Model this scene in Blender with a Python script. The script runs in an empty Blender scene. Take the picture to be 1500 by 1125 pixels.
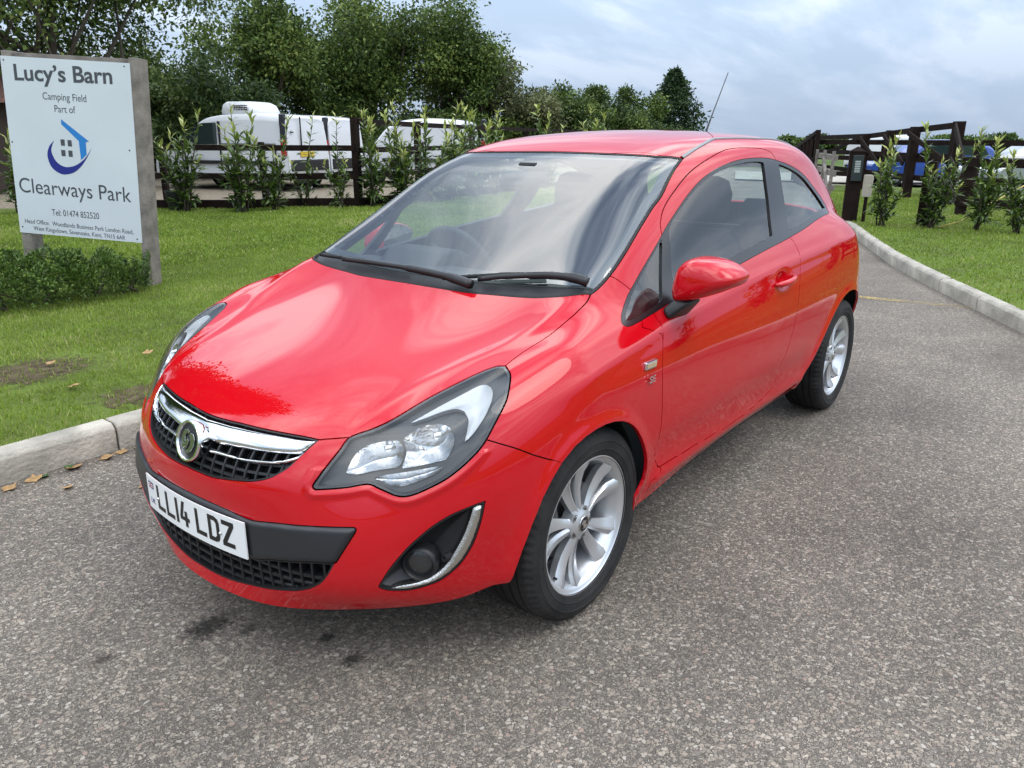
import bpy, bmesh, math, random
import numpy as np
from mathutils import Matrix, Vector
random.seed(7); np.random.seed(7)
SC = bpy.context.scene
COL = SC.collection
# ------------------------------------------------------------------ camera
def camera_axes(yaw, pitch, roll):
    cy, sy = math.cos(yaw), math.sin(yaw); cp, sp = math.cos(pitch), math.sin(pitch)
    f = np.array([cy*cp, sy*cp, -sp]); r = np.array([sy, -cy, 0.0]); u = np.cross(r, f)
    c, s = math.cos(roll), math.sin(roll)
    return c*r+s*u, -s*r+c*u, f
CAM = (1.81128, 1.96721, 1.43990)
_r, _u, _f = camera_axes(3.80945, 0.308123, 0.0040327)
cam_data = bpy.data.cameras.new('camera'); cam = bpy.data.objects.new('camera', cam_data); COL.objects.link(cam)
cam_data.sensor_width = 36; cam_data.lens = 1125.1/1500*36; cam_data.clip_start = .05; cam_data.clip_end = 3000
_m = Matrix.Identity(4)
for _k in range(3):
    _m[_k][0] = _r[_k]; _m[_k][1] = _u[_k]; _m[_k][2] = -_f[_k]; _m[_k][3] = CAM[_k]
cam.matrix_world = _m
SC.camera = cam
# ------------------------------------------------------------------ sky, sun, exposure
SUN_AZ = math.radians(108)      # direction towards the sun, measured from +x towards +y
SUN_EL = math.radians(56)
world = bpy.data.worlds.new('World'); SC.world = world; world.use_nodes = True
def build_sky():
    nt = world.node_tree; N = nt.nodes; L = nt.links
    bg = N['Background']; bg.inputs[1].default_value = 1.0
    sky = N.new('ShaderNodeTexSky'); sky.sky_type = 'NISHITA'; sky.sun_disc = False
    sky.sun_elevation = SUN_EL; sky.sun_rotation = math.radians(90)-SUN_AZ
    sky.air_density = 1.0; sky.dust_density = .6
    sc = N.new('ShaderNodeVectorMath'); sc.operation = 'SCALE'; sc.inputs[3].default_value = 0.105
    L.new(sky.outputs[0], sc.inputs[0])
    tc = N.new('ShaderNodeTexCoord')
    sep = N.new('ShaderNodeSeparateXYZ'); L.new(tc.outputs['Generated'], sep.inputs[0])
    # project the view direction on a cloud layer: (x, y) / (z + .12)
    zc = N.new('ShaderNodeMath'); zc.operation = 'MAXIMUM'; zc.inputs[1].default_value = 0; L.new(sep.outputs[2], zc.inputs[0])
    za = N.new('ShaderNodeMath'); za.operation = 'ADD'; za.inputs[1].default_value = .16; L.new(zc.outputs[0], za.inputs[0])
    dx = N.new('ShaderNodeMath'); dx.operation = 'DIVIDE'; L.new(sep.outputs[0], dx.inputs[0]); L.new(za.outputs[0], dx.inputs[1])
    dy = N.new('ShaderNodeMath'); dy.operation = 'DIVIDE'; L.new(sep.outputs[1], dy.inputs[0]); L.new(za.outputs[0], dy.inputs[1])
    cb = N.new('ShaderNodeCombineXYZ'); L.new(dx.outputs[0], cb.inputs[0]); L.new(dy.outputs[0], cb.inputs[1])
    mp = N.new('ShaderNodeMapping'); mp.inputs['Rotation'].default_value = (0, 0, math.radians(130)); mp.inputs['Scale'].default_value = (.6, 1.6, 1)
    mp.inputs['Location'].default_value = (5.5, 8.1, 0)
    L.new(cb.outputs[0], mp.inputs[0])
    n1 = N.new('ShaderNodeTexNoise'); n1.inputs['Scale'].default_value = 1.5; n1.inputs['Detail'].default_value = 9; n1.inputs['Roughness'].default_value = .6; n1.inputs['Distortion'].default_value = .7
    n2 = N.new('ShaderNodeTexNoise'); n2.inputs['Scale'].default_value = 1.5; n2.inputs['Detail'].default_value = 8; n2.inputs['Roughness'].default_value = .55
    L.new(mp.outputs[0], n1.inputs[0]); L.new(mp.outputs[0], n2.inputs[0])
    cov = N.new('ShaderNodeMapRange'); cov.inputs[1].default_value = .36; cov.inputs[2].default_value = .56; cov.inputs[3].default_value = .35; cov.inputs[4].default_value = 1
    L.new(n1.outputs[0], cov.inputs[0])
    ramp = N.new('ShaderNodeValToRGB'); e = ramp.color_ramp.elements
    e[0].position = .41; e[0].color = (.42, .50, .61, 1); e[1].position = .60; e[1].color = (1.30, 1.32, 1.34, 1)
    x = ramp.color_ramp.elements.new(.50); x.color = (.74, .83, .95, 1)
    L.new(n2.outputs[0], ramp.inputs[0])
    # thin blue haze towards the horizon
    hz = N.new('ShaderNodeMapRange'); hz.inputs[1].default_value = .02; hz.inputs[2].default_value = .30; hz.inputs[3].default_value = .85; hz.inputs[4].default_value = 1
    L.new(sep.outputs[2], hz.inputs[0])
    mm = N.new('ShaderNodeMath'); mm.operation = 'MULTIPLY'; L.new(cov.outputs[0], mm.inputs[0]); L.new(hz.outputs[0], mm.inputs[1])
    mx = N.new('ShaderNodeMix'); mx.data_type = 'RGBA'
    L.new(mm.outputs[0], mx.inputs[0]); L.new(sc.outputs[0], mx.inputs[6]); L.new(ramp.outputs[0], mx.inputs[7])
    # pale blue haze low down
    hm = N.new('ShaderNodeMapRange'); hm.inputs[1].default_value = -.02; hm.inputs[2].default_value = .62; hm.inputs[3].default_value = .95; hm.inputs[4].default_value = 0; L.new(sep.outputs[2], hm.inputs[0])
    m3 = N.new('ShaderNodeMix'); m3.data_type = 'RGBA'; L.new(hm.outputs[0], m3.inputs[0]); L.new(mx.outputs[2], m3.inputs[6]); m3.inputs[7].default_value = (.52, .66, .87, 1); mx = m3
    # an overcast sky is about three times brighter overhead than at the horizon
    gr = N.new('ShaderNodeMath'); gr.operation = 'MULTIPLY_ADD'; gr.inputs[1].default_value = 2.9; gr.inputs[2].default_value = .80; L.new(zc.outputs[0], gr.inputs[0])
    fin = N.new('ShaderNodeVectorMath'); fin.operation = 'SCALE'; L.new(mx.outputs[2], fin.inputs[0]); L.new(gr.outputs[0], fin.inputs[3])
    L.new(fin.outputs[0], bg.inputs[0])
build_sky()
sun_data = bpy.data.lights.new('sun', 'SUN'); sun_data.energy = 1.0; sun_data.angle = math.radians(34); sun_data.color = (1, .93, .82)
sun = bpy.data.objects.new('sun', sun_data); COL.objects.link(sun)
sun.rotation_euler = (math.radians(90)-SUN_EL, 0, SUN_AZ+math.radians(90))
SC.view_settings.view_transform = 'Standard'; SC.view_settings.look = 'None'
SC.view_settings.exposure = .02; SC.view_settings.gamma = 1.0; SC.view_settings.use_curve_mapping = False
SC.cycles.max_bounces = 10; SC.cycles.transparent_max_bounces = 16; SC.cycles.glossy_bounces = 5
SC.cycles.caustics_reflective = False; SC.cycles.caustics_refractive = False
# ------------------------------------------------------------------ materials
MATS = {}
def mat(name, color=(.5, .5, .5), rough=.5, metal=0.0, coat=0.0, spec=.5, noise=None, bump=None, emit=None):
    """procedural principled material; noise=(scale, amount), bump=(scale, strength)"""
    if name in MATS: return MATS[name]
    m = bpy.data.materials.new(name); m.use_nodes = True; nt = m.node_tree; N = nt.nodes; L = nt.links
    b = N['Principled BSDF']
    b.inputs['Base Color'].default_value = (*color, 1); b.inputs['Roughness'].default_value = rough
    b.inputs['Metallic'].default_value = metal; b.inputs['Specular IOR Level'].default_value = spec
    b.inputs['Coat Weight'].default_value = coat; b.inputs['Coat Roughness'].default_value = .015
    if noise or bump:
        tc = N.new('ShaderNodeTexCoord')
    if noise:
        n = N.new('ShaderNodeTexNoise'); n.inputs['Scale'].default_value = noise[0]; n.inputs['Detail'].default_value = 5
        L.new(tc.outputs['Object'], n.inputs[0])
        mr = N.new('ShaderNodeMapRange'); mr.inputs[1].default_value = .3; mr.inputs[2].default_value = .7
        mr.inputs[3].default_value = 1-noise[1]; mr.inputs[4].default_value = 1+noise[1]; L.new(n.outputs[0], mr.inputs[0])
        v = N.new('ShaderNodeVectorMath'); v.operation = 'SCALE'; v.inputs[0].default_value = color; L.new(mr.outputs[0], v.inputs[3])
        L.new(v.outputs[0], b.inputs['Base Color'])
    if bump:
        n = N.new('ShaderNodeTexNoise'); n.inputs['Scale'].default_value = bump[0]; n.inputs['Detail'].default_value = 4
        L.new(tc.outputs['Object'], n.inputs[0])
        bp = N.new('ShaderNodeBump'); bp.inputs['Strength'].default_value = bump[1]; bp.inputs['Distance'].default_value = .01
        L.new(n.outputs[0], bp.inputs['Height']); L.new(bp.outputs[0], b.inputs['Normal'])
    if emit: b.inputs['Emission Color'].default_value = (*emit[0], 1); b.inputs['Emission Strength'].default_value = emit[1]
    MATS[name] = m
    return m
def glass_mat(name, tint, ior=1.5, haze=0.0, rough=0.0):
    if name in MATS: return MATS[name]
    m = bpy.data.materials.new(name); m.use_nodes = True; nt = m.node_tree; N = nt.nodes; L = nt.links
    N.remove(N['Principled BSDF']); out = N['Material Output']
    tr = N.new('ShaderNodeBsdfTransparent'); tr.inputs[0].default_value = (*tint, 1)
    gl = N.new('ShaderNodeBsdfGlossy'); gl.inputs['Roughness'].default_value = rough
    # two-sided Schlick reflectance (a thin pane reflects alike from both sides)
    r0 = ((ior-1)/(ior+1))**2
    ge = N.new('ShaderNodeNewGeometry'); dt = N.new('ShaderNodeVectorMath'); dt.operation = 'DOT_PRODUCT'; L.new(ge.outputs['Incoming'], dt.inputs[0]); L.new(ge.outputs['Normal'], dt.inputs[1])
    ab = N.new('ShaderNodeMath'); ab.operation = 'ABSOLUTE'; L.new(dt.outputs['Value'], ab.inputs[0])
    om = N.new('ShaderNodeMath'); om.operation = 'SUBTRACT'; om.inputs[0].default_value = 1; om.use_clamp = True; L.new(ab.outputs[0], om.inputs[1])
    pw = N.new('ShaderNodeMath'); pw.operation = 'POWER'; pw.inputs[1].default_value = 5; L.new(om.outputs[0], pw.inputs[0])
    fr = N.new('ShaderNodeMath'); fr.operation = 'MULTIPLY_ADD'; fr.inputs[1].default_value = 1-r0; fr.inputs[2].default_value = r0; L.new(pw.outputs[0], fr.inputs[0])
    base = tr
    if haze:
        df = N.new('ShaderNodeBsdfDiffuse'); df.inputs[0].default_value = (.8, .82, .82, 1)
        m0 = N.new('ShaderNodeMixShader'); m0.inputs[0].default_value = haze
        L.new(tr.outputs[0], m0.inputs[1]); L.new(df.outputs[0], m0.inputs[2]); base = m0
    mx = N.new('ShaderNodeMixShader'); L.new(fr.outputs[0], mx.inputs[0]); L.new(base.outputs[0], mx.inputs[1]); L.new(gl.outputs[0], mx.inputs[2])
    L.new(mx.outputs[0], out.inputs[0])
    MATS[name] = m
    return m
# ------------------------------------------------------------------ object helpers
def link(o, parent=None):
    COL.objects.link(o)
    if parent is not None: o.parent = parent
    return o
def tag(o, label=None, cat=None, group=None, kind=None):
    if label: o['label'] = label
    if cat: o['category'] = cat
    if group: o['group'] = group
    if kind: o['kind'] = kind
    return o
def empty(name, loc=(0, 0, 0), rz=0.0, parent=None):
    o = bpy.data.objects.new(name, None); o.location = loc; o.rotation_euler = (0, 0, rz); o.empty_display_size = .2
    return link(o, parent)
def mesh_np(name, V, F, material, parent=None, normals=None, smooth=True):
    """fast mesh from numpy arrays; F is (n,3) or (n,4)"""
    V = np.asarray(V, np.float32); F = np.asarray(F, np.int32)
    me = bpy.data.meshes.new(name); k = F.shape[1]
    me.vertices.add(len(V)); me.vertices.foreach_set('co', V.ravel())
    me.loops.add(F.size); me.loops.foreach_set('vertex_index', F.ravel())
    me.polygons.add(len(F)); me.polygons.foreach_set('loop_start', np.arange(0, F.size, k, dtype=np.int32))
    me.polygons.foreach_set('use_smooth', np.full(len(F), smooth))
    me.update(calc_edges=True)
    if normals is not None:
        me.normals_split_custom_set_from_vertices(np.asarray(normals, np.float32).tolist())
    if isinstance(material, (list, tuple)):
        for x in material: me.materials.append(x)
    else: me.materials.append(material)
    return link(bpy.data.objects.new(name, me), parent)
class MB:
    """collects simple solids; build() links them as one mesh object"""
    def __init__(s): s.v = []; s.f = []
    def add(s, v, f):
        o = len(s.v); s.v += [tuple(map(float, p)) for p in v]; s.f += [tuple(o+i for i in q) for q in f]; return s
    def box(s, c, d, rz=0.0, M=None):
        x, y, z = d[0]/2, d[1]/2, d[2]/2
        v = [(-x, -y, -z), (x, -y, -z), (x, y, -z), (-x, y, -z), (-x, -y, z), (x, -y, z), (x, y, z), (-x, y, z)]
        ca, sa = math.cos(rz), math.sin(rz)
        v = [(c[0]+ca*a-sa*b, c[1]+sa*a+ca*b, c[2]+e) for a, b, e in v]
        if M is not None: v = [tuple(M @ Vector(p)) for p in v]
        return s.add(v, [(0, 3, 2, 1), (4, 5, 6, 7), (0, 1, 5, 4), (1, 2, 6, 5), (2, 3, 7, 6), (3, 0, 4, 7)])
    def beam(s, a, b, w, h, up=(0, 0, 1)):
        a = np.array(a, float); b = np.array(b, float); d = b-a; d /= np.linalg.norm(d)
        up = np.array(up, float); r = np.cross(d, up)
        if np.linalg.norm(r) < 1e-4: r = np.cross(d, (1, 0, 0))
        r /= np.linalg.norm(r); u = np.cross(r, d)
        v = []
        for p in (a, b):
            for i, j in ((-1, -1), (1, -1), (1, 1), (-1, 1)): v.append(p+r*i*w/2+u*j*h/2)
        return s.add(v, [(0, 1, 2, 3), (7, 6, 5, 4), (0, 4, 5, 1), (1, 5, 6, 2), (2, 6, 7, 3), (3, 7, 4, 0)])
    def tube(s, pts, rad, n=8, cap=True):
        pts = [np.array(p, float) for p in pts]; m = len(pts)
        rad = [rad]*m if np.isscalar(rad) else rad
        rings = []; ref = None
        for i in range(m):
            d = pts[min(i+1, m-1)]-pts[max(i-1, 0)]; d /= (np.linalg.norm(d)+1e-9)
            if ref is None:
                ref = np.cross(d, (0, 0, 1));
                if np.linalg.norm(ref) < .1: ref = np.cross(d, (1, 0, 0))
            ref = ref-d*(ref@d); ref /= np.linalg.norm(ref); w = np.cross(d, ref)
            rings.append([pts[i]+rad[i]*(math.cos(2*math.pi*k/n)*ref+math.sin(2*math.pi*k/n)*w) for k in range(n)])
        v = [p for r in rings for p in r]; f = []
        for i in range(m-1):
            for k in range(n): f.append((i*n+k, i*n+(k+1) % n, (i+1)*n+(k+1) % n, (i+1)*n+k))
        if cap: f.append(tuple(range(n))[::-1]); f.append(tuple((m-1)*n+k for k in range(n)))
        return s.add(v, f)
    def prism(s, poly, axis, a, b):
        """extrude a 2-D polygon along an axis ('x','y','z') from a to b"""
        n = len(poly)
        def P(p, t): return {'x': (t, p[0], p[1]), 'y': (p[0], t, p[1]), 'z': (p[0], p[1], t)}[axis]
        v = [P(p, a) for p in poly]+[P(p, b) for p in poly]
        f = [tuple(range(n)), tuple(range(2*n-1, n-1, -1))]+[(i, i+n, (i+1) % n+n, (i+1) % n) for i in range(n)]
        return s.add(v, f)
    def lathe(s, prof, n=48, axis='y', c=(0, 0, 0), closed=False):
        """prof = [(r, t)], turned about the axis through c"""
        m = len(prof); v = []
        for k in range(n):
            a = 2*math.pi*k/n; ca, sa = math.cos(a), math.sin(a)
            for r, t in prof:
                p = {'y': (r*ca, t, r*sa), 'z': (r*ca, r*sa, t), 'x': (t, r*ca, r*sa)}[axis]
                v.append((p[0]+c[0], p[1]+c[1], p[2]+c[2]))
        f = []
        for k in range(n):
            for i in range(m if closed else m-1):
                j = (i+1) % m; f.append((k*m+i, ((k+1) % n)*m+i, ((k+1) % n)*m+j, k*m+j))
        return s.add(v, f)
    def build(s, name, material, parent=None, smooth=False, bevel=0.0, loc=None, angle=None, fix=True):
        me = bpy.data.meshes.new(name); me.from_pydata(s.v, [], s.f)
        if fix or bevel:
            bm = bmesh.new(); bm.from_mesh(me)
            if bevel: bmesh.ops.bevel(bm, geom=list(bm.edges), offset=bevel, segments=2, affect='EDGES', profile=.6)
            if fix: bmesh.ops.recalc_face_normals(bm, faces=bm.faces)
            bm.to_mesh(me); bm.free()
        me.materials.append(material)
        if smooth:
            if angle: me.shade_smooth(); me.set_sharp_from_angle(angle=math.radians(angle))
            else: me.shade_smooth()
        o = bpy.data.objects.new(name, me)
        if loc is not None: o.location = loc
        return link(o, parent)
def copy_tree(o, parent=None):
    c = o.copy(); COL.objects.link(c)
    if parent is not None: c.parent = parent
    for ch in list(o.children): copy_tree(ch, c)
    return c
# =================================================================== ground, drive, kerbs, lawns
def at(px, d, z=0.0):
    """ground point seen at column px of a 1500-wide frame, d metres ahead of the camera"""
    fh = np.array([_f[0], _f[1]]); fh /= np.linalg.norm(fh); rh = np.array([fh[1], -fh[0]])
    k = (px-750)/1125.1*math.cos(.308123)     # horizon-row columns
    p = np.array(CAM[:2])+d*(fh+rh*k/ math.cos(.308123)*math.cos(.308123))
    return np.array([p[0], p[1], z])
def poly_sheet(name, pts, z, material, parent=None):
    me = bpy.data.meshes.new(name); bm = bmesh.new()
    f = bm.faces.new([bm.verts.new((x, y, z)) for x, y in pts]); bmesh.ops.triangulate(bm, faces=[f]); bmesh.ops.recalc_face_normals(bm, faces=bm.faces)
    if bm.faces[:][0].normal.z < 0: bmesh.ops.reverse_faces(bm, faces=bm.faces)
    bm.to_mesh(me); bm.free(); me.materials.append(material)
    return link(bpy.data.objects.new(name, me), parent)
def tarmac_mat():
    m = bpy.data.materials.new('worn_tarmac'); m.use_nodes = True; nt = m.node_tree; N = nt.nodes; L = nt.links; b = N['Principled BSDF']
    b.inputs['Roughness'].default_value = .82; b.inputs['Specular IOR Level'].default_value = .3
    tc = N.new('ShaderNodeTexCoord')
    dn = N.new('ShaderNodeTexNoise'); dn.inputs['Scale'].default_value = 60; dn.inputs['Detail'].default_value = 2; L.new(tc.outputs['Object'], dn.inputs[0])
    ad = N.new('ShaderNodeVectorMath'); ad.operation = 'MULTIPLY_ADD'; ad.inputs[1].default_value = (.010, .010, .010); L.new(dn.outputs['Color'], ad.inputs[0]); L.new(tc.outputs['Object'], ad.inputs[2])
    def stones(scale, e0, e1, fill):
        v = N.new('ShaderNodeTexVoronoi'); v.inputs['Scale'].default_value = scale; L.new(ad.outputs[0], v.inputs[0])
        d = N.new('ShaderNodeTexVoronoi'); d.feature = 'DISTANCE_TO_EDGE'; d.inputs['Scale'].default_value = scale; L.new(ad.outputs[0], d.inputs[0])
        sp = N.new('ShaderNodeSeparateColor'); L.new(v.outputs['Color'], sp.inputs[0])
        # every stone has its own size: shift its outline by a random amount
        th = N.new('ShaderNodeMath'); th.operation = 'MULTIPLY_ADD'; th.inputs[1].default_value = -.16; L.new(sp.outputs[2], th.inputs[0]); L.new(d.outputs['Distance'], th.inputs[2])
        r = N.new('ShaderNodeMapRange'); r.inputs[1].default_value = e0; r.inputs[2].default_value = e1; L.new(th.outputs[0], r.inputs[0])
        on = N.new('ShaderNodeMath'); on.operation = 'LESS_THAN'; on.inputs[1].default_value = fill; L.new(sp.outputs[1], on.inputs[0])
        k = N.new('ShaderNodeMath'); k.operation = 'MULTIPLY'; L.new(r.outputs[0], k.inputs[0]); L.new(on.outputs[0], k.inputs[1])
        c = N.new('ShaderNodeValToRGB'); c.color_ramp.interpolation = 'CONSTANT'; el = c.color_ramp.elements
        el[0].position = 0; el[0].color = (.17, .155, .14, 1); el[1].position = .18; el[1].color = (.27, .245, .215, 1)
        for p, q in ((.36, (.22, .205, .19)), (.50, (.34, .305, .265)), (.66, (.29, .265, .235)), (.78, (.42, .385, .34)), (.92, (.34, .275, .24)), (.95, (.45, .43, .40))):
            x = el.new(p); x.color = (*q, 1)
        L.new(sp.outputs[0], c.inputs[0])
        return k, c, sp
    k1, p1, s1 = stones(92, -.06, .02, .55); k2, p2, s2 = stones(190, -.05, .03, .9)
    fn = N.new('ShaderNodeTexNoise'); fn.inputs['Scale'].default_value = 320; fn.inputs['Detail'].default_value = 3; L.new(tc.outputs['Object'], fn.inputs[0])
    br = N.new('ShaderNodeMapRange'); br.inputs[1].default_value = .3; br.inputs[2].default_value = .7; br.inputs[3].default_value = .07; br.inputs[4].default_value = .20; L.new(fn.outputs[0], br.inputs[0])
    bc = N.new('ShaderNodeCombineColor')
    for i, k in enumerate((1.04, .97, .89)):
        q = N.new('ShaderNodeMath'); q.operation = 'MULTIPLY'; q.inputs[1].default_value = k; L.new(br.outputs[0], q.inputs[0]); L.new(q.outputs[0], bc.inputs[i])
    m2 = N.new('ShaderNodeMix'); m2.data_type = 'RGBA'; L.new(k2.outputs[0], m2.inputs[0]); L.new(bc.outputs[0], m2.inputs[6]); L.new(p2.outputs[0], m2.inputs[7])
    m1 = N.new('ShaderNodeMix'); m1.data_type = 'RGBA'; L.new(k1.outputs[0], m1.inputs[0]); L.new(m2.outputs[2], m1.inputs[6]); L.new(p1.outputs[0], m1.inputs[7])
    # wear: large soft patches, worn wheel tracks
    wn = N.new('ShaderNodeTexNoise'); wn.inputs['Scale'].default_value = .9; wn.inputs['Detail'].default_value = 6; wn.inputs['Roughness'].default_value = .6; L.new(tc.outputs['Object'], wn.inputs[0])
    wr = N.new('ShaderNodeMapRange'); wr.inputs[1].default_value = .3; wr.inputs[2].default_value = .7; wr.inputs[3].default_value = .66; wr.inputs[4].default_value = 1.26; L.new(wn.outputs[0], wr.inputs[0])
    # oil drips
    last = wr.outputs[0]
    for x, y, rx, ry, s in ((.79, -.03, .085, .06, .16), (.60, .30, .030, .022, .25), (.62, .44, .038, .026, .25), (.72, .08, .035, .025, .4), (1.07, -.12, .028, .022, .35)):
        sb = N.new('ShaderNodeVectorMath'); sb.operation = 'SUBTRACT'; sb.inputs[1].default_value = (x, y, 0); L.new(tc.outputs['Object'], sb.inputs[0])
        dv = N.new('ShaderNodeVectorMath'); dv.operation = 'DIVIDE'; dv.inputs[1].default_value = (rx, ry, 1); L.new(sb.outputs[0], dv.inputs[0])
        ln = N.new('ShaderNodeVectorMath'); ln.operation = 'LENGTH'; L.new(dv.outputs[0], ln.inputs[0])
        nz = N.new('ShaderNodeMath'); nz.operation = 'MULTIPLY_ADD'; nz.inputs[1].default_value = 1.6; L.new(dn.outputs[0], nz.inputs[0]); L.new(ln.outputs['Value'], nz.inputs[2])
        mr = N.new('ShaderNodeMapRange'); mr.inputs[1].default_value = 1.2; mr.inputs[2].default_value = 2.1; mr.inputs[3].default_value = s; mr.inputs[4].default_value = 1; L.new(nz.outputs[0], mr.inputs[0])
        q = N.new('ShaderNodeMath'); q.operation = 'MULTIPLY'; L.new(last, q.inputs[0]); L.new(mr.outputs[0], q.inputs[1]); last = q.outputs[0]
    wm = N.new('ShaderNodeVectorMath'); wm.operation = 'MULTIPLY'; wm.inputs[1].default_value = (.84, .785, .715); L.new(m1.outputs[2], wm.inputs[0])
    fin = N.new('ShaderNodeVectorMath'); fin.operation = 'SCALE'; L.new(wm.outputs[0], fin.inputs[0]); L.new(last, fin.inputs[3]); L.new(fin.outputs[0], b.inputs['Base Color'])
    hs = N.new('ShaderNodeMath'); hs.operation = 'MAXIMUM'; L.new(k1.outputs[0], hs.inputs[0])
    h2 = N.new('ShaderNodeMath'); h2.operation = 'MULTIPLY'; h2.inputs[1].default_value = .6; L.new(k2.outputs[0], h2.inputs[0]); L.new(h2.outputs[0], hs.inputs[1])
    h3 = N.new('ShaderNodeMath'); h3.operation = 'MULTIPLY_ADD'; h3.inputs[1].default_value = .5; L.new(fn.outputs[0], h3.inputs[0]); L.new(hs.outputs[0], h3.inputs[2])
    bp = N.new('ShaderNodeBump'); bp.inputs['Strength'].default_value = 1.0; bp.inputs['Distance'].default_value = .0045; L.new(h3.outputs[0], bp.inputs['Height']); L.new(bp.outputs[0], b.inputs['Normal'])
    return m
def soil_mat(name, c1, c2, scale, c3=None):
    m = bpy.data.materials.new(name); m.use_nodes = True; nt = m.node_tree; N = nt.nodes; L = nt.links; b = N['Principled BSDF']; b.inputs['Roughness'].default_value = .95; b.inputs['Specular IOR Level'].default_value = .1
    tc = N.new('ShaderNodeTexCoord'); n = N.new('ShaderNodeTexNoise'); n.inputs['Scale'].default_value = scale; n.inputs['Detail'].default_value = 8; n.inputs['Roughness'].default_value = .65; L.new(tc.outputs['Object'], n.inputs[0])
    r = N.new('ShaderNodeValToRGB'); e = r.color_ramp.elements; e[0].position = .35; e[0].color = (*c1, 1); e[1].position = .65; e[1].color = (*c2, 1)
    if c3: x = e.new(.5); x.color = (*c3, 1)
    L.new(n.outputs[0], r.inputs[0]); L.new(r.outputs[0], b.inputs['Base Color'])
    bp = N.new('ShaderNodeBump'); bp.inputs['Strength'].default_value = .6; bp.inputs['Distance'].default_value = .02; n2 = N.new('ShaderNodeTexNoise'); n2.inputs['Scale'].default_value = scale*12; n2.inputs['Detail'].default_value = 4
    L.new(tc.outputs['Object'], n2.inputs[0]); L.new(n2.outputs[0], bp.inputs['Height']); L.new(bp.outputs[0], b.inputs['Normal'])
    return m
LAWN_Z = .125
KL = [(14, -1.3), (6, -1.58), (3.0, -1.63), (.8, -1.655), (-1.2, -1.68), (-3.0, -1.82), (-4.8, -2.25), (-6.6, -3.0), (-8.4, -3.85), (-11, -5.0), (-15, -6.6), (-24, -10.2), (-40, -17)]
KR = [(14, 6.0), (8, 5.75), (4, 5.35), (1, 4.55), (-1.2, 3.65), (-3.0, 2.72), (-4.2, 2.08), (-5.27, 1.49), (-6.45, .82), (-7.5, .24), (-8.56, -.29), (-10.47, -1.12), (-11.4, -1.50), (-12.3, -1.93), (-13.2, -2.42), (-14.4, -3.0)]
def smooth_open(P, m=8):
    P = np.array(P, float); Q = np.vstack([2*P[0]-P[1], P, 2*P[-1]-P[-2]]); out = []
    for i in range(1, len(Q)-2):
        p0, p1, p2, p3 = Q[i-1:i+3]
        for k in range(m):
            t = k/m; out.append(.5*((2*p1)+(-p0+p2)*t+(2*p0-5*p1+4*p2-p3)*t*t+(-p0+3*p1-3*p2+p3)*t**3))
    out.append(P[-1]); return np.array(out)
KLs = smooth_open(KL); KRs = smooth_open(KR)
GRASS_SOIL = soil_mat('lawn_soil', (.075, .090, .026), (.12, .165, .034), 2.2, (.095, .13, .028))
FIELD = soil_mat('field_grass', (.05, .085, .02), (.09, .13, .03), .15)
tag(poly_sheet('ground', [(700*math.cos(a), 700*math.sin(a)) for a in np.linspace(0, 2*math.pi, 65)[:-1]], -.06, FIELD), kind='structure')
TARMAC = tarmac_mat()
tag(poly_sheet('drive', [(40, -8)]+[(x, y-.8) for x, y in KLs]+[(-40, -10), (-24, -4.6), (-14.5, -1.8)]+[(x, y+.8) for x, y in KRs[::-1]]+[(40, 10)], 0, TARMAC), kind='structure')
def side_off(P, d):
    T = np.gradient(P, axis=0); T /= np.linalg.norm(T, axis=1, keepdims=True); return P+np.stack([-T[:, 1], T[:, 0]], 1)*d
lawnL_edge = side_off(KLs, .10); lawnR_edge = side_off(KRs, -.10)
if lawnL_edge[20, 1] > KLs[20, 1]: lawnL_edge = side_off(KLs, -.10)
if lawnR_edge[20, 1] < KRs[20, 1]: lawnR_edge = side_off(KRs, .10)
FENCE_L = [at(150, 15.6)[:2], at(236, 15.5)[:2], at(345, 15.6)[:2], at(519, 16.2)[:2], at(640, 18.5)[:2], at(760, 22)[:2], at(900, 27)[:2]]
tag(poly_sheet('lawn', [tuple(p) for p in lawnL_edge if p[0] > -20]+[(-22, -14)]+[tuple(p) for p in FENCE_L[::-1]]+[(-2, -17), (14, -17)], LAWN_Z, GRASS_SOIL), kind='structure')
tag(poly_sheet('lawn', [tuple(p) for p in lawnR_edge]+[(-15, -3.2), (-24, -6.0), (-24, 8), (-12, 16), (14, 16)], LAWN_Z, GRASS_SOIL), kind='structure')
GRAVEL = soil_mat('gravel', (.16, .135, .10), (.34, .29, .22), 30, (.24, .20, .15))
tag(poly_sheet('gravel_yard', [tuple(p) for p in FENCE_L]+[tuple(at(1000, 60)[:2]), tuple(at(-400, 60)[:2]), tuple(at(-400, 15)[:2])], .05, GRAVEL), kind='structure')
# concrete lane beyond the right-hand fence
tag(poly_sheet('far_lane', [tuple(at(1080, 30)[:2]), tuple(at(1560, 24)[:2]), tuple(at(1560, 29)[:2]), tuple(at(1080, 38)[:2])], .06, mat('pale_concrete', (.36, .33, .28), .9, noise=(1.5, .2))), kind='structure')
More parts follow.
